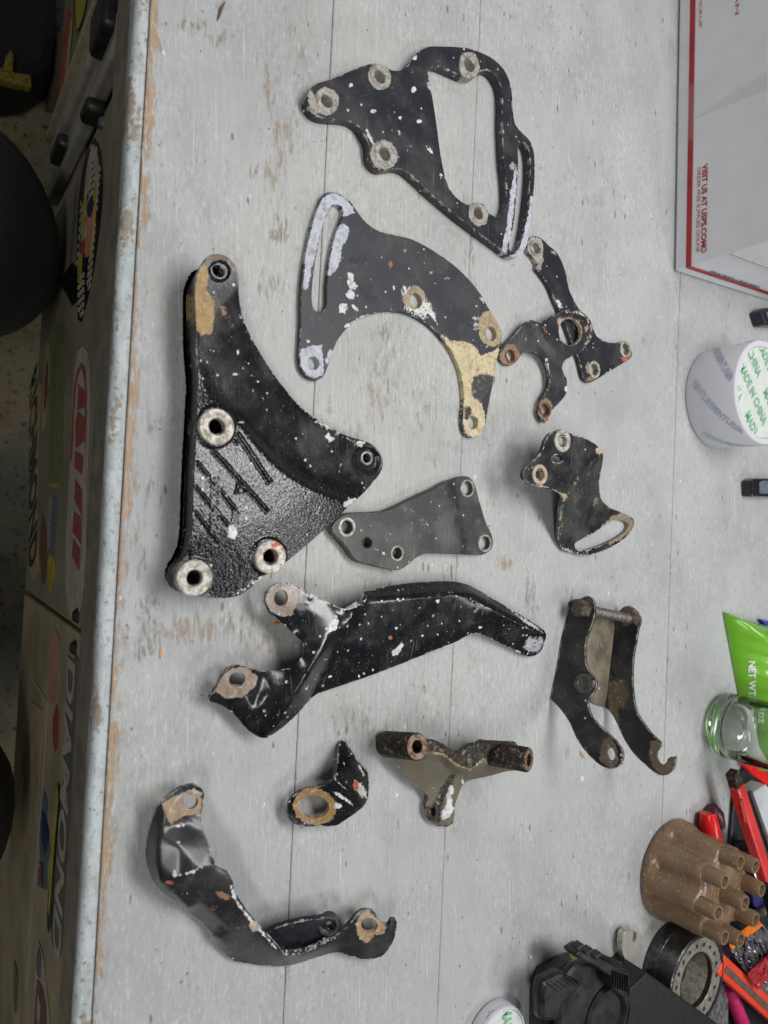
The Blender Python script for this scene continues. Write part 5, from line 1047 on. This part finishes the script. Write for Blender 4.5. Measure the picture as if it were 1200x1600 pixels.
# ---- black feet of something out of frame
BPL = plain('black_glossy_plastic', rgb(30, 32, 40), .22, var=.2, scale=60, bump=.05)
def foot(pts, label, h=.012):
    P = [at(p[0], p[1], 0) for p in pts]; c = sum(P, Vector())/len(P); t = thing('clamp_foot', c, label, 'clamp foot', 'black clamp feet at the back of the bench')
    MB().prism([(p.x, p.y) for p in P], .0003, h).build('shoe', BPL, t, bevel=.002, smooth=False)
    Q = [c+(p-c)*.72 for p in P]
    MB().prism([(p.x, p.y) for p in Q], h, h+.0015).build('pad', plain('grey_slate_plastic', rgb(104, 112, 128), .3), t, bevel=.0006, smooth=False)
    return t
foot([(1169, 491), (1176, 512), (1240, 514), (1240, 482), (1176, 485)], 'black plastic clamp foot just below the mailing box')
foot([(1157, 752), (1158, 776), (1240, 778), (1240, 749), (1164, 748)], 'black plastic clamp foot below the translucent roll')
# ---- green packet
def packet():
    corners = [at(1134, 957, .004), at(1300, 1000, .004), at(1300, 1230, .004), at(1180, 1206, .004)]
    cen = sum(corners, Vector())/4; t = thing('snack_packet', cen, 'bright green crinkled snack packet lying behind the glass jar', 'packet')
    N = 46; V = []
    for i in range(N+1):
        for j in range(N+1):
            a, b = i/N, j/N
            p = corners[0].lerp(corners[1], a).lerp(corners[3].lerp(corners[2], a), b)
            e = min(a, 1-a, b, 1-b); puff = .040*(1-math.exp(-e*9))
            cr_ = .0034*abs(math.sin(a*17+b*9))*math.sin(b*21-a*5)+.0020*abs(math.sin(a*44+b*33))+.0012*math.sin(b*80-a*20)
            ins = (.5-abs(a-.5))*.03
            V.append(p+UP*(puff+cr_*math.exp(-abs(e-.12)*7))+(cen-p).normalized()*.010*math.sin(math.pi*min(1, 2*min(a if b in (0, 1) else .5, 1-a if b in (0, 1) else .5))) if e == 0 else p+UP*(puff+cr_*math.exp(-abs(e-.12)*7)))
    n = len(V); V += [Vector((v.x, v.y, .0008+(.0015 if True else 0)*0)) for v in V]
    Fc = [(i*(N+1)+j, (i+1)*(N+1)+j, (i+1)*(N+1)+j+1, i*(N+1)+j+1) for i in range(N) for j in range(N)]
    Fc += [tuple(k+n for k in f[::-1]) for f in Fc]
    rim = [i*(N+1) for i in range(N+1)]+[N*(N+1)+j for j in range(1, N+1)]+[i*(N+1)+N for i in range(N-1, -1, -1)]+[j for j in range(N-1, 0, -1)]
    Fc += [(rim[k], rim[(k+1) % len(rim)], rim[(k+1) % len(rim)]+n, rim[k]+n) for k in range(len(rim))]
    m = NT('green_foil_print'); nz = m.noise(1.0, 2, m.map((9, 9, 9))); gr = m.n('ShaderNodeSeparateXYZ'); m.l(m.coord(), gr.inputs[0])
    f = m.step(m.math('ADD', m.math('MULTIPLY', gr.outputs[1], 9.0), m.math('MULTIPLY', nz, .5)), -.15, .55)
    m.set(Base_Color=m.mix(f, rgb(118, 184, 50), rgb(206, 224, 74)), Roughness=.22, Specular_IOR_Level=.6)
    wrp = mesh('wrapper', V, Fc, m.m, t, ang=60)
    from mathutils.bvhtree import BVHTree
    bvh = BVHTree.FromPolygons([tuple(v) for v in V], Fc)
    WP = plain('white_print', rgb(236, 240, 236), .4, bump=0)
    V0, F0, w0 = text_mesh('NET WT 8 OZ', 1.0, 1.6)
    A_ = (1170, 1033); L = 92
    V = []
    for q in V0:
        px = A_[0]+q.y/.72*11; py = A_[1]+q.x/w0*L; a = (px-1134)/166
        hit = bvh.ray_cast(Vector((0, 0, H)), ray(px, py).normalized())[0]
        if hit is None: hit = at(px, py, .04)
        V.append(hit-ray(px, py).normalized()*.0006)
    me = bpy.data.meshes.new('lettering'); me.from_pydata([tuple(p) for p in V], [], F0); me.materials.append(WP); put('lettering', me, t)
packet()
# ---- glass jar
GL = NT('clear_glass'); GL.set(Base_Color=(.93, .97, .92, 1), Roughness=.01, Transmission_Weight=1.0, IOR=1.47); GLM = GL.m
c = at(1126, 1130, .0006); r = 50*depth(1120)/F
jar = thing('glass_jar', c, 'clear empty glass jar with a thick base standing in front of the green packet', 'jar')
MB().lathe([(.0001, .002), (r*.62, .0015), (r*.80, 0), (r*.94, .002), (r, .008), (r*.985, .02), (r*.96, .095), (r*.90, .108), (r*.90, .114), (r*.85, .114), (r*.85, .107), (r*.90, .094), (r*.91, .022), (r*.80, .013), (r*.45, .010), (.0001, .012)], c, UP, 72).build('glass', GLM, jar, ang=60)
# ---- distributor cap
cc_ = at(1049, 1357, .0006); CR = .0470
cap = thing('distributor_cap', cc_, 'brown plastic distributor cap with a ring of tall hollow towers round a centre tower', 'distributor cap')
BRP = NT('brown_bakelite'); _a = BRP.noise(30, 4); _b = BRP.noise(420, 4)
BRP.set(Base_Color=BRP.mix(BRP.step(_b, .58, .68), BRP.mix(BRP.step(_a, .3, .7), rgb(122, 98, 75), rgb(138, 112, 88)), rgb(164, 146, 122)), Roughness=BRP.step(_a, .3, .7, .2, .36), Normal=BRP.bump(_b, .1, .0003)); BRM = BRP.m
axx = Vector((1, 0, 0))
def capmod(r, h, th):
    if h < .006 or h > .0525 or r < .02: return r
    k = min(1, (h-.006)/.006)
    f = .5+.5*math.cos(8*th)
    return r-(.0075*(1-f)**1.6)*k-.0006*k
prof = [(CR-.006, .0), (CR-.0008, 0), (CR, .0012), (CR-.0003, .0055), (CR-.0018, .009), (CR-.0026, .013), (CR-.0034, .034), (CR-.0040, .0500), (CR-.0060, .0522), (CR-.0200, .0532), (.012, .0535), (.0001, .0535)]
mb = MB(); mb.lathe(prof, cc_, UP, 160, capmod); body = mb.build('cap_body', BRM, cap, ang=50)
a0 = UP.orthogonal().normalized(); b0 = UP.cross(a0)
def tower(o, h0, h1, r0, r1, ri, ax=UP):
    MB().lathe([(.0001, h0), (r0, h0), (r1+.0004, h1-.010), (r1, h1-.0015), (r1-.0008, h1), (ri+.0004, h1), (ri, h1-.001), (ri*.92, h1-.018), (.0001, h1-.018)], o, ax, 32).build('tower', BRM, cap, ang=40)
for k in range(8):
    th = 2*math.pi*k/8+math.radians(0); p = cc_+(a0*math.cos(th)+b0*math.sin(th))*(CR-.0128)
    tower(p, .022, .069, .0086, .0068, .0044)
tower(cc_, .044, .073, .0088, .0072, .0046)
for th in (math.radians(200), math.radians(22)):
    p = cc_+(a0*math.cos(th)+b0*math.sin(th))*(CR-.001); MB().box(p+UP*.004, (b0*math.cos(th)-a0*math.sin(th)), (a0*math.cos(th)+b0*math.sin(th)), UP, .006, .003, .006).build('notch_lug', BRM, cap, bevel=.0005)
# ---- bearing ring
ck = at(1080, 1512, 0); rb = .042; hb = .030
e0 = at(1003, 1500, 0); 
ckk = Vector((at(1057, 1500, 0).x, e0.y+rb-.001, .0006))
br = thing('steel_ring', ckk, 'dark machined steel ring with small holes round its face, below the distributor cap', 'steel ring')
SM = worn_metal('dark_machined_steel', rgb(104, 104, 106), rgb(78, 78, 80), .25, .85); SF = worn_metal('grey_ring_face', rgb(150, 146, 134), rgb(112, 106, 94), .5, .35)
MB().lathe([(rb-.001, 0), (rb, .001), (rb, .012), (rb-.0006, .0125), (rb, .013), (rb, hb-.001), (rb-.001, hb), (rb-.003, hb), (rb-.0035, hb-.0012), (rb-.0035, hb-.004), (rb-.003, 0), (rb-.001, 0)], ckk, UP, 80).build('outer_wall', SM, br, ang=30)
MB().lathe([(rb-.0030, hb-.0035), (rb-.0034, hb-.0014), (.026, hb-.0014), (.0245, hb-.003), (.022, hb-.016), (.018, .004), (.0001, .004), (.0001, .0005), (rb-.0032, .0005), (rb-.0030, hb-.0035)], ckk, UP, 80).build('face', SF, br, ang=40)
for k in range(18):
    th = 2*math.pi*k/18; p = ckk+Vector((math.cos(th), math.sin(th), 0))*.0318
    MB().lathe([(.0001, hb-.0010), (.0018, hb-.0010), (.0020, hb-.0014), (.0001, hb-.003)], p, UP, 12).build('drilled_hole', DARKHOLE, br)
MB().lathe([(.0001, .0045), (.0235, .0045), (.0245, hb-.002), (.0243, hb-.0016), (.0225, .0065), (.0001, .0065)], ckk, UP, 60).build('bore_grime', worn_metal('oily_bore', rgb(70, 64, 54), rgb(40, 36, 32), .3, .3), br)
# ---- open wrench end
Zw = lambda p: zt(p, 970, 1180, 5)
wr = thing('open_wrench', at(988, 1480, 0), 'chrome open-ended wrench jaw poking out from under the black housing', 'wrench')
ow = Zw([(12, 1470), (22, 1400), (55, 1368), (92, 1372), (98, 1400), (92, 1440), (98, 1465), (120, 1450), (122, 1410), (130, 1384), (152, 1392), (166, 1420), (168, 1470), (150, 1530), (118, 1570), (112, 1620), (118, 1700), (126, 1800), (50, 1800), (40, 1690), (34, 1600), (14, 1540)])
sheet('jaw', wr, ow, z=.010, th=.006, mat=worn_metal('worn_chrome', rgb(205, 203, 198), rgb(172, 160, 142), .25, .55), rnd=0, sp=2.2)
# ---- black housing with a square hopper
hs = thing('black_housing', at(900, 1560, 0), 'black ribbed plastic air filter style housing with a hinged lid, bottom edge of the photo', 'plastic housing')
HPL = plain('dusty_black_plastic', rgb(36, 36, 38), .38, var=.42, scale=60, bump=.2)
Zh = lambda p: zt(p, 820, 1460, 5)
def psheet(name, pts, holes=(), cr=(), par=hs, mat=HPL, th=.002, **k): return sheet(name, par, Zh(pts), [Zh(h) for h in holes], [Zh(c) for c in cr], th=th, mat=mat, **k)
def solid(name, pts, z0, z1, par=hs, mat=HPL, bev=.0015):
    P = [at(p[0], p[1], z1) for p in pts]; return MB().prism([(p.x, p.y) for p in P], z0, z1).build(name, mat, par, bevel=bev, smooth=False)
solid('base_shell', Zh([(190, 420), (250, 330), (370, 250), (480, 210), (640, 260), (800, 330), (900, 500), (900, 1000), (160, 1000), (165, 600)]), .001, .022, bev=.006)
solid('cover', Zh([(250, 420), (300, 345), (400, 225), (560, 215), (720, 310), (800, 420), (830, 560), (800, 1000), (240, 1000), (260, 700)]), .022, .030, bev=.004)
solid('corner_block', Zh([(140, 375), (250, 320), (300, 300), (470, 400), (300, 560), (270, 690), (130, 690), (125, 500)]), .0225, .034, bev=.004)
solid('hopper', Zh([(395, 150), (470, 105), (730, 260), (830, 300), (810, 480), (770, 500), (690, 430), (690, 350), (560, 260), (400, 180)]), .030, .043, bev=.003)
for k in range(7):
    a = (700+k*18, 330+k*6)
    P = Zh([(a[0], a[1]-40), (a[0]+5, a[1]-40), (a[0]+2, a[1]+90), (a[0]-3, a[1]+90)]); solid('rib', P, .043, .0452, bev=.0005)
for k in range(5):
    P = Zh([(175+k*36, 385-k*12), (182+k*36, 381-k*12), (262+k*36, 440-k*12), (256+k*36, 446-k*12)]); solid('rib', P, .034, .0352, bev=.0004)
for k in range(3):
    P = Zh([(545-k*70, 180-k*34), (600-k*70, 140-k*34), (615-k*70, 160-k*34), (560-k*70, 205-k*34)]); solid('hinge_knuckle', P, .040, .047, bev=.001)
solid('latch', Zh([(610, 190), (630, 165), (780, 235), (760, 270)]), .040, .0445, mat=BPL, bev=.001)
mb = MB(); ring_c = at(*Zh([(640, 640)])[0], .030)
mb.lathe([(.012, -.006), (.024, -.004), (.0265, .001), (.0245, .004), (.020, .004), (.0175, .0), (.016, -.006)], ring_c, UP, 48).build('port_ring', HPL, hs, ang=40)
mb = MB().lathe([(.0001, -.003), (.0165, -.003), (.0165, -.005), (.0001, -.005)], ring_c, UP, 40).build('port_glass', BPL, hs)
b_ = at(*Zh([(385, 160)])[0], .036); MB().lathe([(.0001, .004), (.0028, .004), (.0034, .0), (.0001, .0)], b_, (-.4, -.7, .5), 16).build('brass_screw', worn_metal('brass', rgb(196, 180, 120), rgb(150, 130, 80), .3, .8), hs)
# ---- black carton
bc = thing('black_carton', at(1060, 1590, 0), 'plain matt black carton beside the steel ring', 'carton')
BK = plain('matt_black_card', rgb(24, 23, 24), .5, var=.15, bump=.05)
P = [at(*q, .034) for q in ((985, 1545), (1012, 1520), (1130, 1606), (1180, 1700), (960, 1700))]; MB().prism([(p.x, p.y) for p in P], .001, .034).build('carton', BK, bc, bevel=.0015, smooth=False)
# ---- utility knives, marker, pliers
def bar(name, a, b, za_, zb_, w0, w1, hgt, mat, parent, bev=.0015):
    A_ = at(a[0], a[1], za_); B_ = at(b[0], b[1], zb_); d = (B_-A_).normalized(); s = d.cross(UP).normalized(); n = s.cross(d)
    p = [A_-s*w0/2-n*hgt/2, B_-s*w1/2-n*hgt/2, B_+s*w1/2-n*hgt/2, A_+s*w0/2-n*hgt/2]; q = [x+n*hgt for x in p]
    return MB().hexa(p+q).build(name, mat, parent, bevel=bev, smooth=False)
REDPL = plain('red_plastic', rgb(212, 58, 52), .3, var=.08, scale=30, bump=.03); ORPL = plain('orange_red_plastic', rgb(238, 72, 44), .32, var=.06, scale=30, bump=.03)
BLKPL = plain('soft_black_plastic', rgb(28, 29, 32), .45, var=.2, bump=.1); PINK = plain('pink_plastic', rgb(196, 40, 104), .35, var=.06, bump=.02); SLOT = plain('brown_grey_slot', rgb(96, 84, 72), .5)
k1 = thing('utility_knife', at(1175, 1300, 0), 'red snap-off knife with scraped black end cap, behind the distributor cap', 'knife')
bar('handle', (1150, 1226), (1196, 1372), .028, .034, .0125, .0125, .011, REDPL, k1, .002); bar('end_cap', (1144, 1206), (1151, 1229), .027, .028, .0112, .0118, .0095, iron('scraped_cap', rgb(40, 34, 34), .5, dust=.6, dustcol=rgb(190, 60, 50), speck=.05), k1, .001); bar('grip', (1196, 1372), (1215, 1440), .034, .036, .013, .012, .0115, BLKPL, k1, .002)
bar('thumb_recess', (1158, 1250), (1166, 1285), .0345, .036, .005, .005, .001, plain('darker_red', rgb(176, 44, 40), .4), k1, .0004)
k2 = thing('utility_knife', at(1170, 1540, 0), 'orange-red knife with a long grey brown slot, below the silver wrapper', 'knife')
bar('handle', (1120, 1503), (1240, 1612), .026, .026, .0185, .0185, .009, ORPL, k2, .0015); bar('blade_slot', (1134, 1514), (1225, 1598), .0310, .0310, .0058, .0058, .0012, SLOT, k2, .0004)
pl = thing('pliers', at(1110, 1290, 0), 'red and black pliers handle end showing above the distributor cap', 'pliers')
MB().tube([at(1106, 1270, .010), at(1107, 1284, .011), at(1112, 1305, .012), at(1118, 1330, .012), at(1126, 1370, .012)], [.0078, .0092, .0092, .0088, .008], 16).build('handle', plain('bright_red_grip', rgb(232, 34, 34), .22, bump=0), pl)
MB().tube([at(1111, 1262, .0075), at(1119, 1274, .010), at(1124, 1290, .010)], [.0062, .0078, .006], 14).build('grip_inlay', plain('maroon_grip', rgb(64, 26, 34), .35), pl)
mk = thing('marker_pen', at(1160, 1570, 0), 'magenta marker pen sticking out from under the orange-red knife', 'pen')
MB().tube([at(1138, 1543, .012), at(1142, 1552, .012), at(1172, 1630, .014)], [.0052, .0066, .0078], 20).build('barrel', PINK, mk, ang=50)
# ---- silver wrapper
sw = thing('foil_sachet', at(1170, 1490, 0), 'crumpled silver foil sachet with an orange top seal and red stripes', 'sachet')
def crumple(name, corners, zs, N, amp, mat, par, seed):
    rs = np.random.default_rng(seed); V = []; ph = rs.uniform(0, 6.28, 8); fr = rs.uniform(9, 34, 8)
    for i in range(N+1):
        for j in range(N+1):
            a, b = i/N, j/N; x = (1-a)*((1-b)*corners[0][0]+b*corners[3][0])+a*((1-b)*corners[1][0]+b*corners[2][0]); y = (1-a)*((1-b)*corners[0][1]+b*corners[3][1])+a*((1-b)*corners[1][1]+b*corners[2][1])
            z = (1-a)*((1-b)*zs[0]+b*zs[3])+a*((1-b)*zs[1]+b*zs[2])
            z += amp*sum(abs(math.sin(fr[k]*a+ph[k]+fr[(k+3) % 8]*b))-.6 for k in range(8))/8*2.5
            V.append(at(x, y, max(.002, z)))
    n = len(V); V += [v-UP*.0006 for v in V]
    Fc = [(i*(N+1)+j, (i+1)*(N+1)+j, (i+1)*(N+1)+j+1, i*(N+1)+j+1) for i in range(N) for j in range(N)]; Fc += [tuple(k+n for k in f[::-1]) for f in Fc]
    rim = [i*(N+1) for i in range(N+1)]+[N*(N+1)+j for j in range(1, N+1)]+[i*(N+1)+N for i in range(N-1, -1, -1)]+[j for j in range(N-1, 0, -1)]
    Fc += [(rim[k], rim[(k+1) % len(rim)], rim[(k+1) % len(rim)]+n, rim[k]+n) for k in range(len(rim))]
    return mesh(name, V, Fc, mat, par, ang=25)
crumple('foil', [(1141, 1484), (1192, 1444), (1290, 1560), (1200, 1570)], [.030, .034, .03, .022], 26, .006, plain('silver_foil', rgb(190, 190, 196), .2, .85, var=.1, bump=.4, scale=200), sw, 3)
crumple('top_seal', [(1139, 1470), (1184, 1436), (1192, 1446), (1142, 1486)], [.032, .038, .036, .031], 8, .001, plain('orange_foil', rgb(244, 124, 30), .3, bump=.1), sw, 4)
crumple('red_stripe', [(1168, 1522), (1215, 1480), (1225, 1500), (1184, 1548)], [.036, .038, .038, .036], 14, .002, plain('dark_red_foil', rgb(178, 44, 56), .3, bump=.1), sw, 5)
# ---- card box, red lids, dark things in the heap
wc = thing('parts_box', at(1195, 1290, 0), 'small pale grey cardboard box with dark edges behind the red knife', 'box')
P = [at(*q, .020) for q in ((1174, 1240), (1197, 1226), (1290, 1330), (1212, 1345))]; MB().prism([(p.x, p.y) for p in P], .001, .020).build('carton', plain('pale_grey_card', rgb(196, 198, 204), .5, var=.05), wc, bevel=.001, smooth=False)
Q = [at(*q, .0202) for q in ((1170, 1238), (1174, 1236), (1215, 1352), (1210, 1352))]; MB().prism([(p.x, p.y) for p in Q], .018, .0215).build('edge', plain('dark_taupe', rgb(80, 74, 70), .5), wc, smooth=False)
rc = thing('red_case', at(1190, 1210, 0), 'shiny red plastic case edge below the glass jar', 'case')
P = [at(*q, .008) for q in ((1160, 1194), (1190, 1196), (1300, 1250), (1300, 1290), (1205, 1232), (1178, 1212))]; MB().prism([(p.x, p.y) for p in P], .001, .008).build('shell', plain('bright_red_grip', rgb(232, 34, 34), .22, bump=0), rc, bevel=.002, smooth=False)
def blob(name, label, cat, pts, z1, mat, part='body', bev=.002, z0=.0008):
    P = [at(*q, z1) for q in pts]; c = sum(P, Vector())/len(P); t = thing(name, Vector((c.x, c.y, 0)), label, cat)
    MB().prism([(p.x, p.y) for p in P], z0, z1).build(part, mat, t, bevel=bev, smooth=False); return t
dk = blob('tool_tray', 'shallow black tray under the heap of red tools on the right', 'tray', [(1150, 1215), (1165, 1200), (1330, 1290), (1330, 1900), (1090, 1900), (1105, 1500), (1130, 1420), (1140, 1330)], .0045, BLKPL)
sk = thing('socket_rail', at(1180, 1360, 0), 'row of small dark sockets lying between the red knife and distributor cap', 'sockets')
for i in range(7):
    p = at(1150+i*7, 1322+i*13+(i % 2)*6, .006); MB().lathe([(.0002, 0), (.0052, 0), (.0056, .001), (.0056, .012), (.0044, .0125), (.004, .008), (.0002, .008)], p, (random.uniform(-.5, .5), random.uniform(-.3, .6), .7), 18).build('socket', STEEL if i % 2 else BPL, sk, ang=40)
hn = thing('hex_driver', at(1190, 1420, 0), 'yellowish steel hook tool lying beside the distributor cap towers', 'hand tool')
MB().tube([at(1152, 1436, .014), at(1168, 1424, .016), at(1186, 1428, .016), at(1210, 1412, .016)], [.0036, .003, .004, .004], 12).build('shaft', worn_metal('brass_grime', rgb(140, 132, 100), rgb(90, 84, 66), .35, .5), hn)
blob('blue_clip', 'dark blue plastic clip at the right edge beside the towers', 'clip', [(1176, 1398), (1215, 1388), (1215, 1420), (1180, 1424)], .012, plain('dark_blue_plastic', rgb(52, 50, 110), .35))
blob('screwdriver_handle', 'thick black screwdriver handle with ridges at the right edge below the knife', 'screwdriver', [(1172, 1380), (1200, 1366), (1260, 1380), (1260, 1396), (1180, 1394)], .010, BPL)
blob('zip_bag', 'clear crumpled plastic bag between the steel ring and the pink marker', 'plastic bag', [(1095, 1560), (1122, 1512), (1140, 1560), (1140, 1700), (1080, 1700)], .012, plain('clear_bag_film', rgb(128, 126, 128), .15, .2, var=.3, scale=150, bump=.6, bscale=160), bev=.003)
blob('blue_card', 'thin blue card edge lying at the right beyond the green packet', 'card', [(1190, 968), (1240, 980), (1240, 1000), (1205, 990)], .006, plain('blue_card', rgb(60, 78, 180), .4), bev=.0005)
blob('purple_sheet', 'small dark purple grey card under the brown cap', 'card', [(1122, 1456), (1150, 1452), (1152, 1512), (1124, 1500)], .020, plain('purple_grey', rgb(82, 74, 88), .5), bev=.0006, z0=.016)
# ---- crumbs on the bench
def crumb(name, label, cat, pts, col, z=.0015):
    P = [at(p[0], p[1], 0) for p in pts]; c = sum(P, Vector())/len(P); n = len(P)
    V = [p+UP*.0002 for p in P]+[c+(p-c)*.8+UP*z*(.6+.8*((i*7) % 3)/2) for i, p in enumerate(P)]
    o = mesh(name, V, [tuple(range(n-1, -1, -1)), tuple(range(n, 2*n))]+[(i, (i+1) % n, n+(i+1) % n, n+i) for i in range(n)], plain('chip_'+col, {'rust': rgb(158, 104, 72), 'orange': rgb(226, 150, 70), 'tan': rgb(196, 150, 104), 'pale': rgb(222, 222, 216), 'dark': rgb(110, 96, 78)}[col], .7), smooth=False)
    return tag(o, label, cat)
crumb('wood_chip', 'rusty brown flake lying between the forked bracket and the z-bent bracket', 'chip', [(837, 648), (846, 646), (858, 649), (856, 656), (850, 662), (843, 657)], 'rust')
crumb('wood_splinter', 'thin orange splinter beside the upper lug of the channel bracket', 'splinter', [(425, 974), (436, 969), (444, 969), (445, 972), (434, 975), (427, 977)], 'orange', .002)
crumb('wood_chip', 'tiny tan flake just below the first arm of the clevis bracket', 'chip', [(905, 1172), (909, 1176), (911, 1184), (907, 1182)], 'tan')
crumb('paint_flake', 'tiny pale flake at the lower left of the clevis bracket arms', 'flake', [(905, 1213), (911, 1210), (910, 1220), (906, 1222)], 'pale')
crumb('paint_flake', 'tiny white flake on the empty bench left of the black housing', 'flake', [(826, 1493), (830, 1492), (829, 1498), (826, 1498)], 'pale')
crumb('wood_chip', 'dark brown curled sliver near the front corner at the top of the bench', 'chip', [(338, 34), (343, 12), (352, 2), (347, 14), (342, 30)], 'dark', .002)
crumb('wood_chip', 'orange tan wood flake on the worn bench below the castings left boss', 'chip', [(249, 1013), (253, 1014), (251, 1030), (248, 1026)], 'orange', .0006)
# ---- things on the floor at the top left
toolc = thing('tool_bag', at(35, 40, -.92), 'dark tool bag on the floor at the top left corner', 'bag')
def fp(px, py, z): return at(px, py, z)
P = [fp(*q, -.80) for q in ((-200, -120), (88, -120), (92, 60), (84, 105), (40, 132), (-200, 140))]
MB().prism([(p.x, p.y) for p in P], -.918, -.80).build('body', plain('black_canvas', rgb(20, 21, 23), .7, bump=.3, scale=20), toolc, bevel=.02, smooth=False)
yb = thing('yellow_bracket', fp(20, 110, -.80), 'scuffed yellow painted steel foot lying on the dark tool bag', 'steel foot')
YM = worn_metal('scuffed_yellow', rgb(150, 138, 40), rgb(84, 78, 30), .6, .0)
P = [fp(*q, -.78) for q in ((-30, 108), (5, 105), (10, 85), (18, 76), (22, 90), (20, 112), (48, 116), (50, 136), (20, 130), (-30, 116))]
MB().prism([(p.x, p.y) for p in P], -.799, -.78).build('bracket', YM, yb, bevel=.003, smooth=False)
# ---- the seated person's knees
def person():
    k1 = at(14, 345, -.21); k2 = at(-98, 1318, -.21)
    k1.y -= .012; 
    me = bpy.data.meshes.new('body'); J = []; E = []; Rr = []
    def j(p, r, par=None):
        J.append(tuple(p)); Rr.append(r)
        if par is not None: E.append((par, len(J)-1))
        return len(J)-1
    mx = (k1.x+k2.x)/2
    pel = j((mx, -.52, -.24), .15)
    for k in (k1, k2):
        s = -1 if k.x < mx else 1
        hip = j((mx+s*.10, -.50, -.26), .115, pel)
        mid = j(((mx+s*.10+k.x)/2, -.26, -.235), .088, hip)
        kn = j((k.x, k.y, k.z), .098, mid)
        sh = j((k.x+s*.005, k.y-.05, k.z-.22), .078, kn)
        an = j((k.x+s*.01, k.y-.10, -.84), .045, sh)
        ft = j((k.x+s*.015, k.y-.02, -.885), .036, an); j((k.x+s*.02, k.y+.05, -.892), .028, ft)
    me.from_pydata(J, E, []); o = bpy.data.objects.new('person', me); COL.objects.link(o)
    sk = o.modifiers.new('skin', 'SKIN'); sk.use_smooth_shade = True
    for i, v in enumerate(me.skin_vertices[0].data): v.radius = (Rr[i], Rr[i]); v.use_root = (i == 0)
    ss = o.modifiers.new('sub', 'SUBSURF'); ss.levels = 3; ss.render_levels = 3
    dg = bpy.context.evaluated_depsgraph_get(); me2 = bpy.data.meshes.new_from_object(o.evaluated_get(dg)); bpy.data.objects.remove(o)
    m = NT('navy_black_trousers'); wv = m.noise(1.0, 3, m.map((900, 900, 900))); fd = m.noise(14, 4)
    m.set(Base_Color=m.mix(m.step(fd, .35, .65), rgb(10, 11, 16), rgb(22, 24, 32)), Roughness=.85, Sheen_Weight=.05, Normal=m.bump(fd, .5, .01, m.bump(wv, .3, .0008)))
    me2.materials.clear(); me2.materials.append(m.m); me2.polygons.foreach_set('use_smooth', [True]*len(me2.polygons))
    c = Vector((mx, -.3, -.92)); me2.transform(Matrix.Translation(-c)); o = bpy.data.objects.new('person', me2); COL.objects.link(o); o.location = c
    tag(o, 'person sitting at the bench in dark navy trousers, only the knees in view', 'person')
person()
